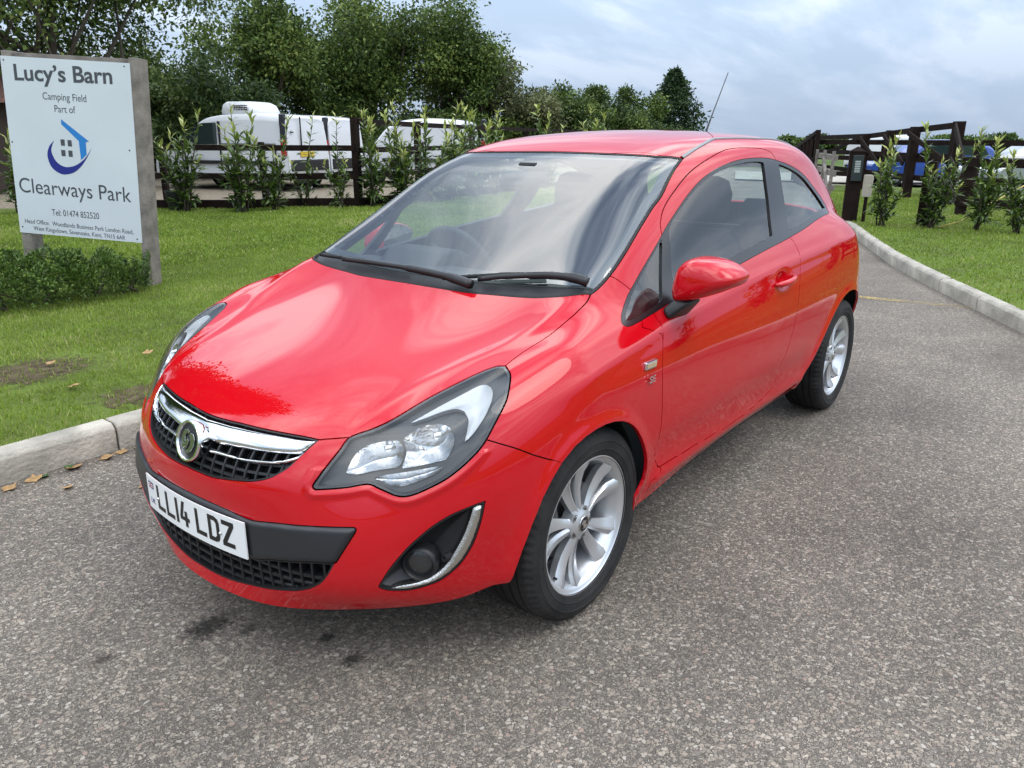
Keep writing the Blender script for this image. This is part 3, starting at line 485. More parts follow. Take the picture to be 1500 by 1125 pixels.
OUTL = {
 'hood': [(5.09,-0.152),(5.08,0.098),(5.112,0.416),(5.152,0.724),(5.155,1.343),(5.099,1.968),(5.054,2.286),(5.093,2.461),(5.162,2.878),(5.141,2.914),(5.405,3.291),(5.749,3.615),(6.348,4.011),(6.753,4.43),(7.128,4.969),(7.264,5.352),(7.255,5.654),(8.462,5.904),(9.365,5.977),(9.652,5.984),(10.001,5.885),(10.205,5.691),(9.954,4.964),(9.858,4.021),(9.828,3.069),(9.79,2.26),(9.739,1.526),(9.721,0.886),(9.713,0.003)],
 'front_glass': [(10.234,5.7),(10.464,5.649),(10.81,5.496),(11.198,5.326),(11.658,5.165),(12.177,5.078),(12.777,5.037),(13.861,4.455),(13.479,3.613),(13.386,2.707),(13.419,0.659),(13.429,-0.46),(13.45,-1.336),(9.755,-1.143),(9.713,0.003),(9.721,0.886),(9.739,1.526),(9.79,2.26),(9.828,3.069),(9.858,4.021),(9.954,4.964)],
 'glass': [(10.379,5.662),(10.81,5.496),(11.198,5.326),(11.658,5.165),(12.177,5.078),(12.777,5.037),(13.861,4.455),(13.479,3.613),(13.386,2.707),(13.419,0.659),(13.429,-0.46),(13.45,-1.336),(10.058,-1.675),(10.017,-0.296),(10.021,0.67),(10.076,1.779),(10.15,3.149),(10.201,4.531)],
 'headlight': [(5.141,2.914),(5.405,3.291),(5.749,3.615),(6.348,4.011),(6.753,4.43),(7.128,4.969),(7.264,5.352),(7.203,5.694),(6.774,6.101),(6.093,6.331),(5.493,6.385),(4.566,6.205),(4.105,5.879),(3.728,5.42),(3.525,5.018),(3.38,4.619),(3.404,4.332),(3.62,3.941),(3.782,3.646),(3.703,3.216),(3.611,2.614),(3.7,2.589),(4.317,2.728),(4.751,2.829)],
 'grille': [(5.083,-0.165),(5.08,0.098),(5.112,0.416),(5.152,0.724),(5.155,1.343),(5.099,1.968),(5.035,2.307),(4.767,2.21),(4.473,2.108),(4.233,2.016),(4.033,1.884),(3.865,1.743),(3.748,1.584),(3.631,1.348),(3.55,1.074),(3.466,0.81),(3.383,0.552),(3.376,0.277),(3.379,0.099),(3.45,-0.206)],
 'bar': [(2.141,-1.725),(2.456,-0.53),(2.476,0.186),(2.442,0.828),(2.341,1.35),(2.405,1.848),(2.453,2.297),(2.522,2.887),(2.556,3.468),(2.534,3.541),(2.435,3.515),(2.082,3.317),(1.731,3.111),(1.691,2.681),(1.597,2.258),(1.486,1.792),(1.325,1.278),(1.34,0.588),(1.341,-0.179),(1.273,-1.551)],
 'lower_grille': [(1.328,-1.317),(1.341,-0.179),(1.34,0.588),(1.315,1.277),(1.478,1.791),(1.589,2.258),(1.683,2.681),(1.722,3.097),(1.475,2.973),(1.217,2.811),(1.021,2.633),(0.851,2.422),(0.715,2.181),(0.616,1.895),(0.525,1.537),(0.451,1.102),(0.372,0.693),(0.34,0.347),(0.341,0.047),(0.359,-0.248),(0.364,-0.591),(0.383,-0.958)],
 'fog': [(2.936,6.496),(2.896,6.197),(2.833,5.907),(2.754,5.628),(2.64,5.384),(2.477,5.122),(2.285,4.887),(2.101,4.68),(1.897,4.486),(1.71,4.322),(1.502,4.164),(1.182,3.966),(1.12,3.992),(1.029,4.155),(0.979,4.428),(0.975,4.712),(1.068,5.143),(1.159,5.409),(1.29,5.63),(1.458,5.873),(1.672,6.076),(1.899,6.235),(2.179,6.352),(2.524,6.443)],
 'dlo': [(12.091,5.906),(12.433,5.86),(13.115,5.829),(13.892,5.786),(14.281,5.728),(14.691,5.637),(15.065,5.557),(15.401,5.548),(15.707,5.59),(16.006,5.65),(16.3,5.763),(16.634,5.887),(17.024,6.037),(17.378,6.191),(17.713,6.385),(18.018,6.576),(18.237,6.763),(18.322,7.044),(18.113,7.472),(17.902,7.654),(16.794,7.925),(15.982,7.967),(15.098,7.955),(14.102,8.008),(12.938,8.005),(11.778,7.907),(11.342,7.773),(10.912,7.661),(10.435,7.623),(10.303,7.551),(10.271,7.401),(10.387,7.122),(10.67,6.674),(10.919,6.384),(11.374,6.097)],
 'tri_glass': [(12.033,5.979),(11.722,6.674),(11.425,7.524),(10.992,7.427),(10.516,7.428),(10.428,7.357),(10.501,7.141),(10.954,6.478),(11.382,6.176)],
 'door_glass': [(12.384,5.964),(13.066,5.913),(13.846,5.894),(14.235,5.858),(14.649,5.777),(15.026,5.707),(15.368,5.686),(15.676,5.724),(15.847,5.789),(15.81,6.223),(15.742,6.847),(15.546,7.651),(14.79,7.685),(14.012,7.721),(12.956,7.718),(11.827,7.588),(11.974,6.999),(12.187,6.346)],
 'quarter_glass': [(16.324,5.877),(16.612,5.994),(16.97,6.135),(17.311,6.293),(17.627,6.498),(17.903,6.708),(18.08,6.926),(18.11,7.242),(16.824,7.715),(16.072,7.735),(16.256,6.978),(16.307,6.389)],
 'door': [(11.034,12.157),(10.907,11.76),(10.965,11.173),(10.959,10.603),(10.934,10.019),(10.946,9.353),(11.068,8.661),(11.115,8.304),(11.093,7.87),(11.173,7.501),(11.61,7.106),(11.964,6.338),(12.112,5.759),(12.251,5.56),(12.423,5.45),(12.703,5.385),(13.01,5.359),(13.385,5.299),(13.723,5.23),(14.087,5.16),(14.449,5.053),(14.784,4.921),(15.061,4.842),(15.337,4.883),(15.59,4.982),(15.793,5.074),(16.001,5.188),(16.116,5.307),(16.185,5.459),(16.25,5.775),(16.259,6.277),(16.208,6.964),(15.99,7.947),(16.059,8.194),(16.074,8.405),(16.085,8.581),(16.05,8.769),(15.95,9.405),(15.88,10.059),(15.824,10.378),(15.751,10.659),(15.664,10.967),(15.533,11.285),(15.5,11.69),(15.457,12.052),(14.837,12.305),(14.005,12.422),(13.055,12.342),(12.048,12.262),(11.466,12.203)],
 'fender': [(7.22,5.681),(8.462,5.904),(9.365,5.977),(9.652,5.984),(10.001,5.885),(10.234,5.7),(10.464,5.649),(10.729,5.539),(10.784,5.766),(10.838,6.013),(10.927,6.408),(11.087,6.711),(10.654,7.914),(11.03,8.575),(11.005,9.94),(11.043,11.216),(11.01,11.828),(11.118,12.342),(10.824,12.426),(10.409,12.517),(9.276,12.321),(4.096,10.852),(4.059,8.962),(4.082,8.055),(4.161,7.52),(4.354,6.801),(4.56,6.206),(4.663,5.772),(5.487,5.7),(6.531,5.664)],
 'front_arch': [(1.008,7.637),(1.52,7.813),(2.105,8.079),(2.858,8.373),(3.438,8.676),(4.08,8.991),(4.966,9.417),(6.455,9.893),(7.083,9.966),(7.873,10.071),(8.788,10.243),(9.657,10.388),(9.99,10.539),(10.203,10.736),(10.363,10.99),(10.464,11.171),(10.546,11.381),(10.603,11.62),(10.603,11.834),(10.616,12.048),(10.591,12.249),(10.513,12.378),(10.403,12.48)],
 'rear_arch': [(16.642,12.313),(16.773,12.054),(16.914,11.753),(17.09,11.492),(17.286,11.233),(17.601,10.939),(17.874,10.776),(18.205,10.65),(18.54,10.619),(19.175,10.607)],
 'ditch': [(13.851,4.393),(14.086,4.338),(14.428,4.213),(14.772,4.073),(15.166,3.826)],
 'crease': [(5.231,2.966),(6.081,3.133),(6.923,3.408),(7.713,4.023),(8.34,4.707),(9.251,5.21),(9.813,5.457)],
 'hl_indicator': [(5.619,3.951),(5.857,4.149),(6.141,4.421),(6.446,4.812),(6.686,5.154),(6.662,5.402),(6.479,5.649),(6.193,5.85),(5.784,5.965),(5.275,5.977),(4.818,5.837),(4.539,5.645),(4.736,5.623),(4.932,5.599),(5.25,5.518),(5.648,5.262),(5.861,4.956),(5.871,4.596),(5.741,4.268)],
 'hl_low': [(5.051,4.029),(5.232,4.101),(5.357,4.192),(5.447,4.325),(5.467,4.486),(5.422,4.656),(5.329,4.828),(5.154,5.026),(4.946,5.189),(4.733,5.306),(4.548,5.346),(4.312,5.33),(4.163,5.256),(4.13,4.776),(4.116,4.257),(4.372,4.251),(4.628,4.219)],
 'hl_high': [(4.138,3.078),(4.616,3.103),(4.808,3.171),(4.945,3.269),(5.027,3.43),(5.069,3.601),(5.067,3.787),(5.029,3.933),(4.877,4.053),(4.674,4.162),(4.417,4.21),(4.184,4.182),(4.158,3.678),(4.086,3.335)],
 'hl_drl': [(3.947,3.673),(3.998,4.022),(4.005,4.491),(4.026,5.178),(3.96,5.242),(3.871,5.167),(3.79,5.029),(3.696,4.711),(3.613,4.383),(3.665,4.151),(3.752,3.951)],
 'chrome_upper': [(4.999,-0.293),(5.002,0.029),(5.052,0.513),(5.091,0.934),(5.096,1.359),(5.063,1.792),(5.02,2.259),(4.864,2.212),(4.724,2.161),(4.63,2.078),(4.609,1.98),(4.594,1.719),(4.585,1.451),(4.576,1.178),(4.561,0.902),(4.515,0.632),(4.464,0.382),(4.462,0.059)],
 'chrome_lower': [(4.235,0.346),(4.276,0.485),(4.282,0.748),(4.296,1),(4.323,1.271),(4.354,1.536),(4.4,1.75),(4.471,1.925),(4.564,2.076),(4.706,2.168),(5.011,2.275),(5.004,2.305),(4.73,2.224),(4.494,2.127),(4.392,2.058),(4.322,1.949),(4.257,1.703),(4.24,1.504),(4.241,1.297),(4.234,1.019),(4.209,0.742),(4.155,0.372)],
 'fog_chrome': [(2.826,6.465),(2.491,6.426),(2.178,6.332),(1.903,6.215),(1.675,6.056),(1.485,5.872),(1.309,5.63),(1.19,5.409),(1.09,5.144),(1.013,4.703),(1.014,4.431),(1.059,4.187),(1.108,4.469),(1.127,4.741),(1.199,5.014),(1.313,5.269),(1.461,5.48),(1.649,5.659),(1.865,5.817),(2.117,5.972),(2.354,6.07),(2.603,6.147),(2.8,6.187),(2.859,6.295)]}
# =================================================================== the red hatchback
def smooth_closed(P, m=6, corner=38):
    P = np.asarray(P, float); n = len(P); S = surf(P[:, 0], np.abs(P[:, 1])); S[:, 1] *= np.where(P[:, 1] < 0, -1, 1)
    a = S-np.roll(S, 1, 0); b = np.roll(S, -1, 0)-S
    c = (a*b).sum(1)/(np.linalg.norm(a, axis=1)*np.linalg.norm(b, axis=1)+1e-12)
    iscorner = c < math.cos(math.radians(corner)); out = []
    for i in range(n):
        p0, p1, p2, p3 = P[i-1], P[i], P[(i+1) % n], P[(i+2) % n]
        if iscorner[i]: p0 = 2*p1-p2
        if iscorner[(i+1) % n]: p3 = 2*p2-p1
        for k in range(m):
            t = k/m
            out.append(.5*((2*p1)+(-p0+p2)*t+(2*p0-5*p1+4*p2-p3)*t*t+(-p0+3*p1-3*p2+p3)*t**3))
    return np.array(out)
def inside2(Q, poly):
    x, y = Q[:, 0], Q[:, 1]; r = np.zeros(len(Q), bool); n = len(poly)
    for i in range(n):
        x1, y1 = poly[i]; x2, y2 = poly[(i+1) % n]
        if y1 == y2: continue
        c = ((y1 > y) != (y2 > y)) & (x < (x2-x1)*(y-y1)/(y2-y1)+x1); r ^= c
    return r
def dist_poly(X, P, closed=True):
    d = np.full(len(X), 1e9); n = len(P)
    for i in range(n if closed else n-1):
        a = P[i]; b = P[(i+1) % n]; ab = b-a; L2 = ab@ab
        t = np.clip(((X-a)@ab)/(L2+1e-12), 0, 1); d = np.minimum(d, ((X-a-t[:, None]*ab)**2).sum(1))
    return np.sqrt(d)
class Outline:
    def __init__(s, pts, kind='uv', smooth=True):
        s.kind = kind
        if kind == 'uv':
            s.poly = smooth_closed(pts) if smooth else np.array(pts, float)
            s.p3 = surf(s.poly[:, 0], np.abs(s.poly[:, 1])); s.p3[:, 1] *= np.where(s.poly[:, 1] < 0, -1, 1)
        else:
            s.poly = np.array(pts, float)
    def f(s, V):
        """signed distance (m), negative inside; V rows are pos, normal, u, v"""
        out = np.full(len(V), 1.0)
        if s.kind == 'uv':
            Q = V[:, 6:8]; lo = s.poly.min(0)-.35; hi = s.poly.max(0)+.35
            m = np.where(((Q > lo) & (Q < hi)).all(1))[0]
            if len(m):
                d = dist_poly(V[m, :3], s.p3); ins = inside2(Q[m], s.poly); out[m] = np.where(ins, -d, d)
        else:
            Q = V[:, [0, 2]]; m = np.where(V[:, 1] > .5)[0]
            d = dist_poly(Q[m], s.poly); ins = inside2(Q[m], s.poly); out[m] = np.where(ins, -d, d)
        return out
KU, KV = 18, 14
_U, _V = np.meshgrid(np.linspace(0, NI-1, (NI-1)*KU+1), np.linspace(0, NJ-1, (NJ-1)*KV+1), indexing='ij')
def grid_normals(P):
    Pm = P[:, 1:3]*np.array([1, -1, 1]); E = np.concatenate([Pm[:, ::-1], P], 1)
    du = np.gradient(E, axis=0); dv = np.gradient(E, axis=1); n = np.cross(dv, du); n /= np.linalg.norm(n, axis=-1, keepdims=True)+1e-12
    n = n[:, 2:]
    if n[14*KU, 10*KV, 1] < 0: n = -n
    n[:, 0, 1] = 0
    return n/(np.linalg.norm(n, axis=-1, keepdims=True)+1e-12)
ARCH_F = Outline([(.362, .1), (.352, .28), (.347, .316), (.333, .371), (.307, .441), (.271, .512), (.235, .556), (.193, .594), (.138, .626), (.09, .641), (.04, .648), (-.01, .648), (-.06, .642), (-.108, .630), (-.147, .614), (-.182, .593), (-.214, .566), (-.243, .533), (-.266, .50), (-.285, .465), (-.298, .43), (-.303, .395), (-.298, .36), (-.28, .335), (-.262, .31), (-.255, .1)], 'xz')
ARCH_R = Outline([(-1.86, .1), (-1.90, .335), (-1.928, .352), (-1.973, .39), (-2.021, .433), (-2.08, .482), (-2.143, .532), (-2.19, .568), (-2.239, .60), (-2.316, .642), (-2.402, .669), (-2.477, .679), (-2.55, .677), (-2.62, .664), (-2.69, .638), (-2.75, .60), (-2.80, .55), (-2.84, .49), (-2.865, .42), (-2.875, .34), (-2.88, .1)], 'xz')
def body_grid():
    P = surf(_U, _V); N = grid_normals(P); X = P.reshape(-1, 3); d = np.zeros(len(X))
    A = np.concatenate([X, N.reshape(-1, 3), _U.reshape(-1, 1), _V.reshape(-1, 1)], 1)
    for o in (ARCH_F, ARCH_R):                                   # flared wheel arch lips
        f = o.f(A); side = X[:, 1] > .7
        d += np.where(side & (f < .5), .009*np.exp(-(np.maximum(f, 0)/.028)**2), 0)
    side = (X[:, 1] > .7) & (X[:, 2] < .6)
    w = np.clip((-.30-X[:, 0])/.1, 0, 1)*np.clip((X[:, 0]+1.95)/.1, 0, 1)*side   # sill flare under the door
    d += w*(.013*np.exp(-((X[:, 2]-.325)/.035)**2)-.007*np.exp(-((X[:, 2]-.43)/.06)**2))
    cr = np.array(OUTL['crease']); c3 = surf(cr[:, 0], cr[:, 1])  # bonnet crease beside the wing line
    m = np.where((A[:, 6] > 4) & (A[:, 6] < 10.5) & (A[:, 7] < 8))[0]
    dd = dist_poly(X[m], c3, False); d[m] += .0035*np.exp(-(dd/.030)**2)
    # soft shoulder line that rises from the wing to the tail
    z0 = np.interp(-X[:, 0], [-.3, .0, .4, 1.1, 1.7, 2.3, 2.8], [.745, .80, .845, .90, .93, .955, .96])
    sh = (X[:, 1] > .72)*np.clip((.28-X[:, 0])/.3, 0, 1)*np.clip((X[:, 0]+2.9)/.3, 0, 1)
    d += sh*.004*np.exp(-((X[:, 2]-z0)/.022)**2)
    # the hollow behind the door handle
    hx, hz = -1.50, .866
    d -= (X[:, 1] > .6)*.020*np.exp(-(((X[:, 0]-hx)/.062)**2+((X[:, 2]-hz-.006)/.030)**2)**1.5)
    # moulded ledge round the headlamp
    f = OL['headlight'].f(A); d += .005*np.exp(-((f-.016)/.010)**2)*(f > 0)*(f < .08)*(A[:, 6] < 4.25)
    X2 = X+N.reshape(-1, 3)*d[:, None]
    X2 = X2.reshape(P.shape); X2[:, 0, 1] = 0
    N2 = grid_normals(X2)
    return np.concatenate([X2.reshape(-1, 3), N2.reshape(-1, 3), _U.reshape(-1, 1), _V.reshape(-1, 1)], 1)
class Shell:
    def __init__(s, A):
        s.V = A; n, m = _U.shape; i, j = np.meshgrid(np.arange(n-1), np.arange(m-1), indexing='ij')
        a = (i*m+j).ravel(); b = ((i+1)*m+j).ravel(); c = b+1; e = a+1
        s.F = np.concatenate([np.stack([a, b, c], 1), np.stack([a, c, e], 1)])
        # orient outwards
        t = s.F[:2000:7]; g = np.cross(s.V[t[:, 1], :3]-s.V[t[:, 0], :3], s.V[t[:, 2], :3]-s.V[t[:, 0], :3])
        if (g*s.V[t[:, 0], 3:6]).sum() < 0: s.F = s.F[:, ::-1].copy()
    def split(s, F, f):
        """split triangles F along the zero set of f (per vertex); returns inside, outside"""
        f = np.where(np.abs(f) < 1e-6, -1e-6, f); pos = f[F] > 0; c = pos.sum(1)
        ins = F[c == 0]; out = F[c == 3]; X = F[(c == 1) | (c == 2)]
        if len(X) == 0: return ins, out
        px = f[X] > 0; cx = px.sum(1); odd = np.where(cx == 1, px.argmax(1), (~px).argmax(1))
        R = np.stack([X[np.arange(len(X)), (odd+k) % 3] for k in range(3)], 1)      # a (odd), b, c
        E = np.concatenate([R[:, [0, 1]], R[:, [0, 2]]]); Es = np.sort(E, 1)
        uq, inv = np.unique(Es, axis=0, return_inverse=True); inv = inv.ravel()
        t = f[uq[:, 0]]/(f[uq[:, 0]]-f[uq[:, 1]]); nv = s.V[uq[:, 0]]*(1-t)[:, None]+s.V[uq[:, 1]]*t[:, None]
        nv[:, 3:6] /= np.linalg.norm(nv[:, 3:6], axis=1, keepdims=True)+1e-12
        base = len(s.V); s.V = np.vstack([s.V, nv]); k = len(R); p = base+inv[:k]; q = base+inv[k:]
        T1 = np.stack([R[:, 0], p, q], 1); T2 = np.concatenate([np.stack([p, R[:, 1], R[:, 2]], 1), np.stack([p, R[:, 2], q], 1)])
        op = cx == 1
        ins = np.concatenate([ins, T1[~op], T2[np.r_[op, op]]]); out = np.concatenate([out, T1[op], T2[np.r_[~op, ~op]]])
        return ins, out
    def fld(s, F, o, shift=0.0):
        f = np.full(len(s.V), 1.0); u = np.unique(F); f[u] = o.f(s.V[u])-shift; return f
    def take(s, o, gap=.0035):
        """cut the outline's region out of what is left; a panel gap runs round it"""
        a, rest = s.split(s.F, s.fld(s.F, o))
        if gap:
            _, rest = s.split(rest, s.fld(rest, o, gap))
        s.F = rest
        return a
    def sub(s, F, o, shift=0.0):
        return s.split(F, s.fld(F, o, shift))
def edges_of(F):
    E = np.concatenate([F[:, [0, 1]], F[:, [1, 2]], F[:, [2, 0]]]); Es = np.sort(E, 1)
    _, idx, cnt = np.unique(Es, axis=0, return_index=True, return_counts=True)
    return E[idx[cnt == 1]]
def panel(name, sh, F, material, parent, off=0.0, wall=.012, side=0, fn=None):
    """one body panel from triangles of the shell; side 0 = both halves in one mesh, 1 = left, -1 = right"""
    u, inv = np.unique(F, return_inverse=True); F2 = inv.reshape(F.shape); A = sh.V[u]
    offs = np.full(len(A), off) if fn is None else off+fn(A)
    P = A[:, :3]+A[:, 3:6]*offs[:, None]; Nn = A[:, 3:6].copy()
    if fn is not None:                                            # real normals of the displaced sheet
        g = np.cross(P[F2[:, 1]]-P[F2[:, 0]], P[F2[:, 2]]-P[F2[:, 0]]); Nn = np.zeros_like(P)
        for k in range(3): np.add.at(Nn, F2[:, k], g)
        Nn /= np.linalg.norm(Nn, axis=1, keepdims=True)+1e-15
    if wall:
        E = edges_of(F2); keep = ~((np.abs(A[E[:, 0], 1]) < 1e-5) & (np.abs(A[E[:, 1], 1]) < 1e-5)); E = E[keep]
        a, b = E[:, 0], E[:, 1]; n0 = len(P); k = len(E)
        wn = np.cross(P[b]-P[a], A[a, 3:6]); wn /= np.linalg.norm(wn, axis=1, keepdims=True)+1e-12
        Pw = np.concatenate([P[a], P[b], P[a]-A[a, 3:6]*wall, P[b]-A[b, 3:6]*wall]); Nw = np.concatenate([wn]*4)
        i = np.arange(k); q = n0+i
        W = np.concatenate([np.stack([q+k, q, q+2*k], 1), np.stack([q+k, q+2*k, q+3*k], 1)])
        P = np.vstack([P, Pw]); Nn = np.vstack([Nn, Nw]); F2 = np.concatenate([F2, W])
    M = np.array([1, -1, 1])
    if side == 0:
        n = len(P); P, Nn, F2 = np.vstack([P, P*M]), np.vstack([Nn, Nn*M]), np.concatenate([F2, F2[:, ::-1]+n])
    elif side < 0: P, Nn, F2 = P*M, Nn*M, F2[:, ::-1]
    return mesh_np(name, P, F2, material, parent, normals=Nn)
# ------------------------------------------------------------------ paints and plastics
def paint_mat():
    m = mat('red_paint', (.50, .0028, .0085), .5, 0, 1.0, .0)
    nt = m.node_tree; N = nt.nodes; L = nt.links; b = N['Principled BSDF']
    b.inputs['Coat IOR'].default_value = 1.56
    # dried water runs and dust in the clear coat
    tc = N.new('ShaderNodeTexCoord'); mp = N.new('ShaderNodeMapping'); mp.inputs['Scale'].default_value = (38, 38, 5); L.new(tc.outputs['Object'], mp.inputs[0])
    n = N.new('ShaderNodeTexNoise'); n.inputs['Scale'].default_value = 1.0; n.inputs['Detail'].default_value = 4; L.new(mp.outputs[0], n.inputs[0])
    n2 = N.new('ShaderNodeTexNoise'); n2.inputs['Scale'].default_value = 3.5; n2.inputs['Detail'].default_value = 3; L.new(tc.outputs['Object'], n2.inputs[0])
    mu = N.new('ShaderNodeMath'); mu.operation = 'MULTIPLY'; L.new(n.outputs[0], mu.inputs[0]); L.new(n2.outputs[0], mu.inputs[1])
    mr = N.new('ShaderNodeMapRange'); mr.inputs[1].default_value = .20; mr.inputs[2].default_value = .42; mr.inputs[3].default_value = .006; mr.inputs[4].default_value = .035
    L.new(mu.outputs[0], mr.inputs[0]); L.new(mr.outputs[0], b.inputs['Coat Roughness'])
    return m
RED = paint_mat()
BLACK = mat('black_plastic', (.012, .012, .013), .42, 0, 0, .5, bump=(900, .12))
TRIM = mat('gloss_black_trim', (.010, .010, .011), .22)
RUBBER = mat('rubber', (.013, .013, .013), .62, 0, 0, .35, noise=(30, .25))
DARK = mat('dark_cavity', (.004, .004, .004), .8)
CHROME = mat('chrome', (.80, .80, .80), .07, 1.0)
ALLOY = mat('silver_alloy', (.66, .67, .68), .30, .7, .3)
GLASS = glass_mat('window_glass', (.80, .88, .86), 2.1)
SCREEN = glass_mat('windscreen_glass', (.82, .90, .88), 2.4)
LENS = glass_mat('lamp_lens', (.93, .94, .94), 1.48, haze=.015, rough=.03)
FABRIC = mat('seat_fabric', (.018, .019, .021), .9, noise=(60, .3))
DASH = mat('dashboard_plastic', (.022, .023, .025), .6, bump=(300, .2))
WHITE_PRINT = mat('plate_white', (.78, .78, .76), .35)
BLACK_PRINT = mat('plate_black', (.008, .008, .008), .4)
fo = OUTL['fender']; ub_, vb_ = fo[22]
OUTL['fender'] = fo[:19]+[(10.82, 12.9), (10.82, 13.3), (10.7, 13.45), (10.3, 13.5), (9, 13.5), (7, 13.5), (5, 13.5), (4.4, 13.45), (ub_+.1, 13.2), (ub_+.1, 12.5), (ub_+.1, 11.5), (ub_+.08, 10.5), (ub_+.05, vb_+.6)]+fo[22:]
OL = {k: Outline(v) for k, v in OUTL.items() if k not in ('ditch', 'crease', 'front_arch', 'rear_arch')}
# bonnet / wing / bumper partition lines extended over the hidden edge
roof_poly = [(NI-7.2, -1)] + [(14.05, -1)]
SH = Shell(body_grid())
car = empty('hatchback_car', (0, 0, 0))
tag(car, 'red three-door hatchback car parked on the tarmac drive', 'car')
# wheel openings
SH.take(ARCH_F, 0); SH.take(ARCH_R, 0)
F_all = SH.F.copy()                                             # kept for the dark inner shell
F_hl = SH.take(OL['headlight'], .0045)
F_gr = SH.take(OL['grille'], .002)
F_bar = SH.take(OL['bar'], .003)
F_lg = SH.take(OL['lower_grille'], 0)
F_fog = SH.take(OL['fog'], .002)
F_ws = SH.take(OL['front_glass'], .003)
F_dlo = SH.take(OL['dlo'], .002)
F_door = SH.take(OL['door'], .0042)
F_hood = SH.take(OL['hood'], .0042)
F_fen = SH.take(OL['fender'], .0038)
bump_line = Outline([(-.6, -1), (-.6, 13.6), (ub_+.1, 13.6), (ub_+.1, 12.0), (ub_+.05, vb_+.6)]+[fo[i] for i in (22, 23, 24, 25, 26, 27)]+[(4.6, 6.2), (4.6, 4), (6, 3.2), (6, -1)], smooth=False)
F_bmp = SH.take(bump_line, .003)
rear_win = Outline([(19.45, -1), (19.45, 3.1), (19.62, 3.9), (19.95, 4.25), (20.6, 4.35), (20.8, 4.1), (20.85, 3.2), (20.85, -1)])
F_rw = SH.take(rear_win, .003)
tail_l = Outline([(20.5, 7.2), (20.35, 7.9), (20.6, 8.5), (21.4, 8.4), (22.3, 7.9), (22.4, 7.0), (21.8, 6.4), (21.0, 6.5)])
F_tail = SH.take(tail_l, .003)
# roof skin: inside the roof ditch, back to the tailgate gap
dv = OUTL['ditch']
roof_o = Outline([(13.2, -1), (13.6, 4.2), dv[0], dv[1], dv[2], dv[3], dv[4], (16.2, 4.25), (17.0, 4.15), (17.9, 3.95), (18.35, 3.8), (18.42, 3.0), (18.45, 1.5), (18.45, -1)])
F_roof = SH.take(roof_o, .0045)
gate_o = Outline([(18.40, -1), (18.40, 4.25), (19.2, 4.75), (20.0, 5.15), (20.9, 5.9), (21.6, 6.2), (22.4, 6.3), (22.9, 5.6), (22.95, -1)], smooth=False)
F_gate = SH.take(gate_o, .004)
F_rbm = SH.take(Outline([(22.3, -1), (22.3, 6), (22.35, 8.6), (22.3, 11), (23, 14), (26, 14), (26, -1)], smooth=False), .003)
F_side = SH.F
# ------------------------------------------------------------------ painted panels
panel('front_bumper', SH, F_bmp, RED, car)
panel('bonnet', SH, F_hood, RED, car)
panel('roof', SH, F_roof, RED, car)
panel('tailgate', SH, F_gate, RED, car)
panel('rear_bumper', SH, F_rbm, RED, car)
panel('rear_window', SH, F_rw, GLASS, car, off=-.003, wall=0)
doors = {}
for sd in (1, -1):
    panel('front_wing', SH, F_fen, RED, car, side=sd)
    panel('side_panel', SH, F_side, RED, car, side=sd)
    doors[sd] = panel('door', SH, F_door, RED, car, side=sd)
    panel('tail_lamp', SH, F_tail, mat('tail_red', (.35, .004, .006), .1, 0, 1), car, side=sd)
# dark inner shell that closes the panel gaps
inner = F_all
for k in ('headlight', 'grille', 'fog', 'lower_grille', 'front_glass', 'dlo'):
    _, inner = SH.sub(inner, OL[k], .004)
_, inner = SH.sub(inner, rear_win, .004)
panel('inner_shell', SH, inner, DARK, car, off=-.016, wall=0)
# ------------------------------------------------------------------ windscreen, cowl, side glass
F_glass, F_cowl = SH.sub(F_ws, OL['glass'])
panel('cowl_panel', SH, F_cowl, mat('cowl_plastic', (.02, .02, .022), .5, noise=(25, .3)), car, off=-.012, wall=.02)
ws = panel('windscreen', SH, F_glass, SCREEN, car, off=-.003, wall=0)
F_frit = SH.split(F_glass, -SH.fld(F_glass, OL['glass'])-.042)[0]      # black band along the glass edge
panel('frit_band', SH, F_frit, mat('black_frit', (.006, .006, .008), .25), ws, off=-.010, wall=0)
seal = SH.split(F_ws, -SH.fld(F_ws, OL['front_glass'])-.009)[0]
panel('windscreen_seal', SH, seal, RUBBER, car, off=-.0012, wall=.01)
inner_d = F_dlo
glass_parts = []
for nm, par in (('tri_glass', 0), ('door_glass', 1), ('quarter_glass', 0)):
    g, inner_d = SH.sub(inner_d, OL[nm]); glass_parts.append((nm, g, par))
for sd in (1, -1):
    panel('window_trim', SH, inner_d, TRIM, car, off=-.001, side=sd, wall=.014)
    for nm, g, par in glass_parts:
        panel('front_quarter_glass' if nm == 'tri_glass' else nm.replace('door_glass', 'window').replace('quarter_glass', 'rear_quarter_glass') if nm != 'tri_glass' else nm,
              SH, g, GLASS, doors[sd] if par else car, off=-.008, wall=0, side=sd)
